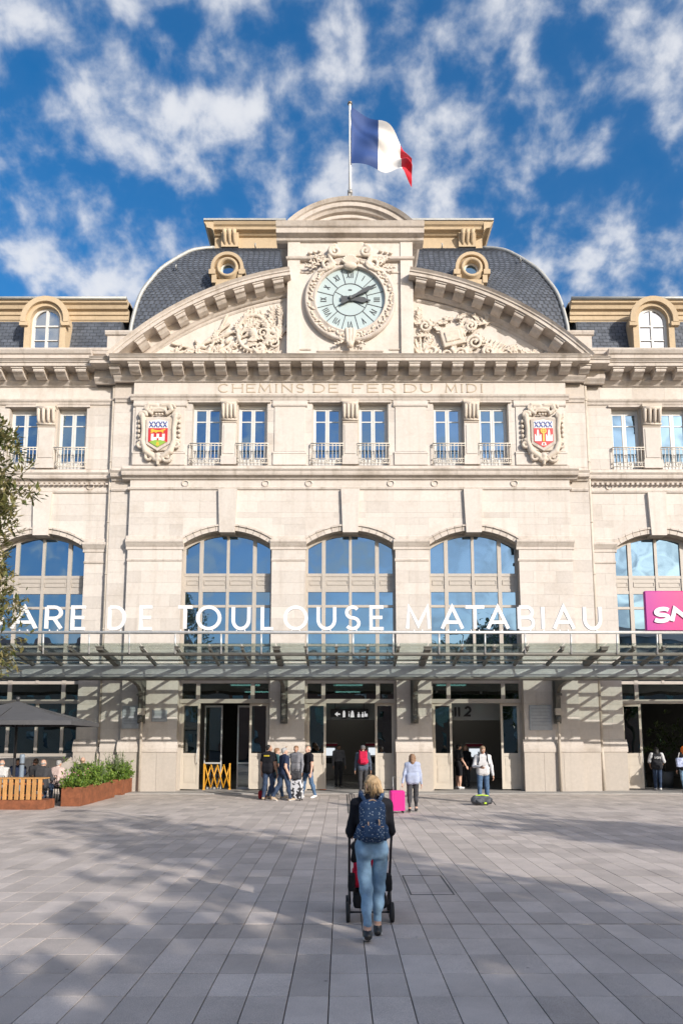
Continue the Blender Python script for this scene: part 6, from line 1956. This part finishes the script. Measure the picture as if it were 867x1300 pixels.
# people in the hall
HG = "people inside the hall"
person("person in grey top standing in the hall beyond the middle doors", (-.45,3.2,0.033), R(200), 1.76, GREYC, CHAR, SHOE_B, SKIN_T, DARKH, 'short', False, 'long', group=HG)
person("person in dark vest and shorts standing in the hall beyond the right doors", (4.32,1.5,0.033), R(-70), 1.78, CHAR, BLACKC, SHOE_W, SKIN, DARKH, 'short', False, 'short', group=HG, trouser='short', arms=(((-.2,.1,-1),(-.1,.7,-.5)),((.2,.1,-1),(.1,.5,-.8))))
person("person in black coat standing behind the man with the phone", (4.75,2.4,0.033), R(150), 1.72, BLACKC, CHAR, SHOE_B, SKIN, BROWN, 'long', True, 'long', group=HG)
# two women and a third person at the right-hand door
WB = cloth("white_sleeves",(.52,.52,.53),.05)
o, i_ = person("dark haired person in black and white varsity jacket at the right-hand doors", (11.78,.62,0.036), R(-12), 1.68, cloth("black_varsity",(.025,.025,.03)), DENIM_D, SHOE_W, SKIN_T, DARKH, 'long', True, 'short', hem=True, bulk=1.1, legs=((-3,3),(6,4)), arms=(((-.35,.1,-1),(.2,.6,-.6)),((.35,.1,-1),(-.2,.6,-.6))))
F = Field(.02); tp = i_['tp']
for s in (-1,1): F.cap(tp(s*.104,-.006,.27), tp(s*.155,.01,.11), .048*1.68, .042*1.68)
field_build("jacket_sleeves", [F.mesh(.016,.004,2)], [WB], o)
lt = MB()
q = tp(0,-.098,.20)
for k, c in enumerate("ION"):
    letter(lt, c, q[0]-.12+.085*k, q[0]-.045+.085*k, q[2]-.05, q[2]+.05, .02, q[1]-.008, q[1]+.03)
lt.build("jacket_lettering", WHITEC, o)
o, i_ = person("woman in orange headscarf with a pale shoulder bag at the right-hand doors", (12.32,-.45,0.036), R(-5), 1.72, BLACKC, DENIM, SHOE_W, SKIN_T, ORANGE, 'scarf', True, 'long', hem=True, bulk=1.08, legs=((-8,8),(8,4)))
tb = local_thing("tote_bag", "pale blue and white patterned tote bag on the woman's shoulder", "bag", o)
F = Field(.02); c = i_['tp'](-.10,-.10,.10); F.box(c,(.13,.03,.13),.04); field_build("body", [F.mesh(.016,.006,4)], [cloth("tote_blue",(.42,.47,.66),.45,9)], tb)
MB().tube([tuple(c+np.array((-.1,0,.15))), tuple(i_['tp'](-.10,-.03,.30)), tuple(i_['tp'](-.085,.02,.315)), tuple(c+np.array((.1,.05,.15)))], .012, 6).build("strap", WHITEC, tb)
o, i_ = person("person in cap and dark jacket carrying a tan bag at the right-hand doors", (12.92,.3,0.036), R(150), 1.70, CHAR, DENIM_D, SHOE_B, SKIN, cloth("tan_cap",(.35,.25,.16)), 'cap', False, 'long')
tb = thing("carrier_bag", "tan paper carrier bag held by the person in the cap", "bag", (12.88,-.05,.25))
F = Field(.01); F.box((0,0,.18),(.14,.07,.16),.02); field_build("body", [F.mesh(.016,.003,4)], [mat("kraft_paper",(.42,.28,.16),.8)], tb)
MB().tube([(-.07,0,.34),(-.05,0,.46),(.05,0,.46),(.07,0,.34)], .006, 6).build("handle", mat("kraft_cord",(.42,.28,.16),.8), tb)

# cafe terrace: guests on chairs round tables
TG = "guests seated on the cafe terrace"; CG = "cafe chairs on the terrace"
CHM = mat("chair_black", (.02,.02,.022), .5); TBM = mat("table_wood", (.33,.20,.11), .5, vary=.2, scale=6)
def cafe_chair(x, y, rz, lab):
    t = thing("cafe_chair", lab, "chair", (x,y,.002), rz, CG)
    MB().cbox(-.21,.21,-.21,.21,.425,.45,.01).build("seat", CHM, t)
    MB().tube([(-.2,-.2,.44),(-.2,-.27,.84),(.2,-.27,.84),(.2,-.2,.44)], .014, 6).build("back_frame", CHM, t)
    for k in range(5): MB().tube([(-.13+.065*k,-.205,.45),(-.13+.065*k,-.27,.83)], .008, 5).build("back_slat", CHM, t)
    for s in (-1,1):
        for q in (-1,1): MB().tube([(s*.19,q*.19,.43),(s*.21,q*.22,0.)], .013, 6).build("leg", CHM, t)
def cafe_table(x, y, lab):
    t = thing("cafe_table", lab, "table", (x,y,.002), 0, "cafe tables on the terrace")
    MB().cbox(-.36,.36,-.36,.36,.72,.75,.012).build("table_top", TBM, t); MB().tube([(0,0,.02),(0,0,.72)], .035, 10).build("column", CHM, t); MB().cbox(-.24,.24,-.24,.24,.0,.025,.01).build("foot", CHM, t)
seated = [(-10.95,-4.55,8,WHITEC,DENIM_D,SKIN,GREYH,'bald',1.72,"guest in white shirt seated at the terrace table nearest the tree","black cafe chair under the guest in the white shirt"),
          (-10.25,-3.55,165,CHAR,DENIM_D,SKIN_D,DARKH,'crop',1.76,"dark skinned guest facing the plaza on the terrace","black cafe chair under the guest facing the plaza"),
          (-10.95,-3.35,190,NAVY,DENIM_D,SKIN_T,DARKH,'short',1.74,"guest in navy top facing the plaza beside the parasol pole","black cafe chair under the guest in the navy top"),
          (-9.32,-4.25,-15,PINKC,CHAR,SKIN,GREYH,'short',1.68,"guest in pale pink shirt with grey hair seated on the terrace","black cafe chair under the guest in the pink shirt"),
          (-8.72+.0,-4.9-.05,10,CHAR,DENIM_D,SKIN,GREYH,'bald',1.78,"balding guest in charcoal jacket seen from behind on the terrace","black cafe chair under the balding guest in charcoal"),
          (-8.35-.62,-3.0,20,GREENC,DENIM_D,SKIN,SANDY,'bald',1.80,"guest in dark green jacket seated next to the planters","black cafe chair under the guest in the green jacket")]
seated[4] = (-9.42,-5.15,-6) + seated[4][3:]
for x,y,rz,tp_,pt,sk,hm,hr,hh,lab,clab in seated:
    cafe_chair(x, y, R(rz), clab)
    person(lab, (x,y,.002), R(rz), hh, tp_, pt, SHOE_B, sk, hm, hr, False, 'long', legs=((82,84),(84,86)), arms=(((-.25,.3,-1),(.15,1,.05)),((.25,.3,-1),(-.15,1,.05))), lean=6, seat=.45, hem=True, bulk=1.08, group=TG, res=.02)
cafe_table(-10.6,-4.0,"square cafe table under the parasol between the guests")
cafe_table(-9.15,-3.75+.1,"square cafe table near the planters with guests around it")

# ------------------------------------------------------------------ things in and by the doors
YEL = mat("yellow_barrier", (.62,.30,.02), .5)
yb_ = thing("folding_barrier", "yellow folding barrier standing inside the left doorway", "barrier", (-5.15,.95,.033), R(10))
for k in range(4):
    for s in (-1,1): MB().tube([(-.36+k*.24-s*.12,0.02*s,.06),(-.36+k*.24+s*.12,.02*s,.95)], .028, 6).build("lattice_bar", YEL, yb_)
for x in (-.5,.48): MB().box(x-.03,x+.03,-.03,.03,0,1.0).build("post", YEL, yb_)
for x in (-.5,.48): MB().box(x-.05,x+.05,-.22,.22,0,.03).build("foot", YEL, yb_)
def emit(name, col, s):
    m, n, l, p = new_mat(name); p.inputs['Base Color'].default_value = (*col,1); p.inputs['Emission Color'].default_value = (*col,1); p.inputs['Emission Strength'].default_value = s; return m
PICT = emit("sign_white_lit", (.8,.8,.8), .5)
s1 = thing("direction_sign", "black hanging sign with white pictograms inside the middle doors", "sign", (.02,1.30,2.95))
MB().cbox(-.78,.72,-.05,.05,-.20,.20,.01).build("sign_panel", BLACK, s1)
pk = MB(); PKS = []
def pkd():
    global pk
    pk.build("pictogram", PICT, s1); pk = MB()
pk.prism_xz([(-.62,.0),(-.5,.1),(-.5,.03),(-.4,.03),(-.4,-.03),(-.5,-.03),(-.5,-.1)], -.06, -.049)
pkd()
for x, wds in ((-.25,.0),(.08,.1)):
    pk.lathe([(0,0),(.04,0)], 10, Matrix.Translation((x,-.055,.10)) @ Matrix.Rotation(math.pi/2,4,'X'), smooth=False)
    pk.prism_xz([(x-.05-wds*.3,-.12),(x+.05+wds*.3,-.12),(x+.05,.075),(x-.05,.075)], -.06, -.049); pkd()
letter(pk, 'i', -.10, .0, -.12, .12, .04, -.06, -.049); pkd()
for k in range(2): pk.box(.28+.16*k, .38+.16*k, -.06, -.049, -.12, .0).box(.31+.16*k, .35+.16*k, -.06, -.049, .0, .08); pkd()
pk.box(.56,.68,-.06,-.049,-.10,.02).box(.56,.60,-.06,-.049,.02,.10)
pk.build("pictogram", PICT, s1)
for x in (-.6,.55): MB().tube([(x,0,.2),(x,0,1.65)], .012, 6).build("hanger", BLACK, s1)
s2 = thing("hall_sign", "grey header lettered Hall 2 inside the right doors", "sign", (4.84,1.54,2.76))
lt = MB()
for ch, a, b, z1 in (('H',-1.55,-1.22,.54),('a',-1.16,-.90,.54),('l',-.86,-.74,.54),('l',-.72,-.58,.54),('2',-.46,-.16,.54)):
    letter(lt, ch, a+.2, b+.2, .10, z1-.02, .085, -.02, .005)
lt.build("lettering", BLACK, s2)
MB().box(-1.2,1.2,.115,.14,0.0,.6).build("backing", INT_WALL, s2)
LIT = emit("lit_panel", (.75,.8,.85), .8)
def machine(x, y, lab, col, hgt=1.75):
    t = thing("ticket_machine", lab, "ticket machine", (x,y,.033), R(random.uniform(-8,8)), "ticket machines in the hall")
    MB().cbox(-.38,.38,-.25,.25,0,hgt,.03).build("cabinet", mat("machine_paint_%g" % x, col, .4), t)
    MB().box(-.24,.24,-.262,-.245,hgt-.62,hgt-.25).build("screen", LIT, t)
    MB().box(-.2,.2,-.262,-.245,hgt-1.0,hgt-.72).build("keypad", BLACK, t)
    MB().box(-.38,.38,-.27,-.24,hgt-.16,hgt-.04).build("header", mat("machine_red_%g" % x, (.35,.02,.05), .4), t)
machine(5.75,6.0,"red topped ticket machine behind the man with the phone",(.35,.35,.36))
machine(-.9,8.5,"grey ticket machine at the back of the hall by the middle doors",(.3,.3,.31))
machine(1.3,9.5,"pale ticket machine at the back of the hall beside the man in the cap",(.5,.5,.5))
cone = thing("traffic_cone", "small orange and white cone inside the middle doors", "cone", (-1.05,.75,.033))
MB().lathe([(.09,.03),(.075,.12)],14).lathe([(.055,.24),(.02,.40),(0,.41)],14).build("cone_body", mat("cone_orange",(.6,.1,.02),.5), cone)
MB().lathe([(.076,.12),(.056,.24)],14).build("white_band", SIGN_WHITE, cone); MB().cbox(-.12,.12,-.12,.12,0,.03,.01).build("foot", mat("cone_foot",(.6,.1,.02),.5), cone)
ip = thing("potted_plant", "large leafy plant in a pot inside the right-hand doors", "plant", (12.85,2.3,.033))
MB().lathe([(0,.02),(.24,.0),(.32,.62),(.29,.62),(.28,.55),(0,.55)],20).build("pot", mat("pot_grey",(.2,.2,.2),.6), ip)
MB().tube([(0,0,.5),(.03,0,1.2),(-.02,.02,1.9)], [.03,.025,.015], 8).build("stem", BARK, ip)
V, F_ = [], []; r_ = random.Random(8)
for k in range(46):
    c = Vector((r_.gauss(0,.42), r_.gauss(0,.35), 1.95+r_.gauss(0,.38)))
    for q in range(9): leaf_geo(V, F_, c+rv(r_)*.06, rv(r_,.2), Vector((0,0,1)), r_.uniform(.14,.22), r_.uniform(.05,.08))
me = bpy.data.meshes.new("foliage"); me.from_pydata([tuple(p) for p in V], [], F_); me.materials.append(PLANE); tag(link("foliage", me, ip), kind="stuff")
wbin = thing("dark_bin", "dark litter bin inside the right-hand doors", "bin", (11.15,1.7,.033))
MB().lathe([(0,.0),(.22,0),(.25,.75),(.27,.76),(.27,.82),(.16,.90),(0,.90)],20).build("drum", CHM, wbin); MB().lathe([(.275,.60),(.275,.66)],20).build("band", STEEL_LIGHT, wbin)
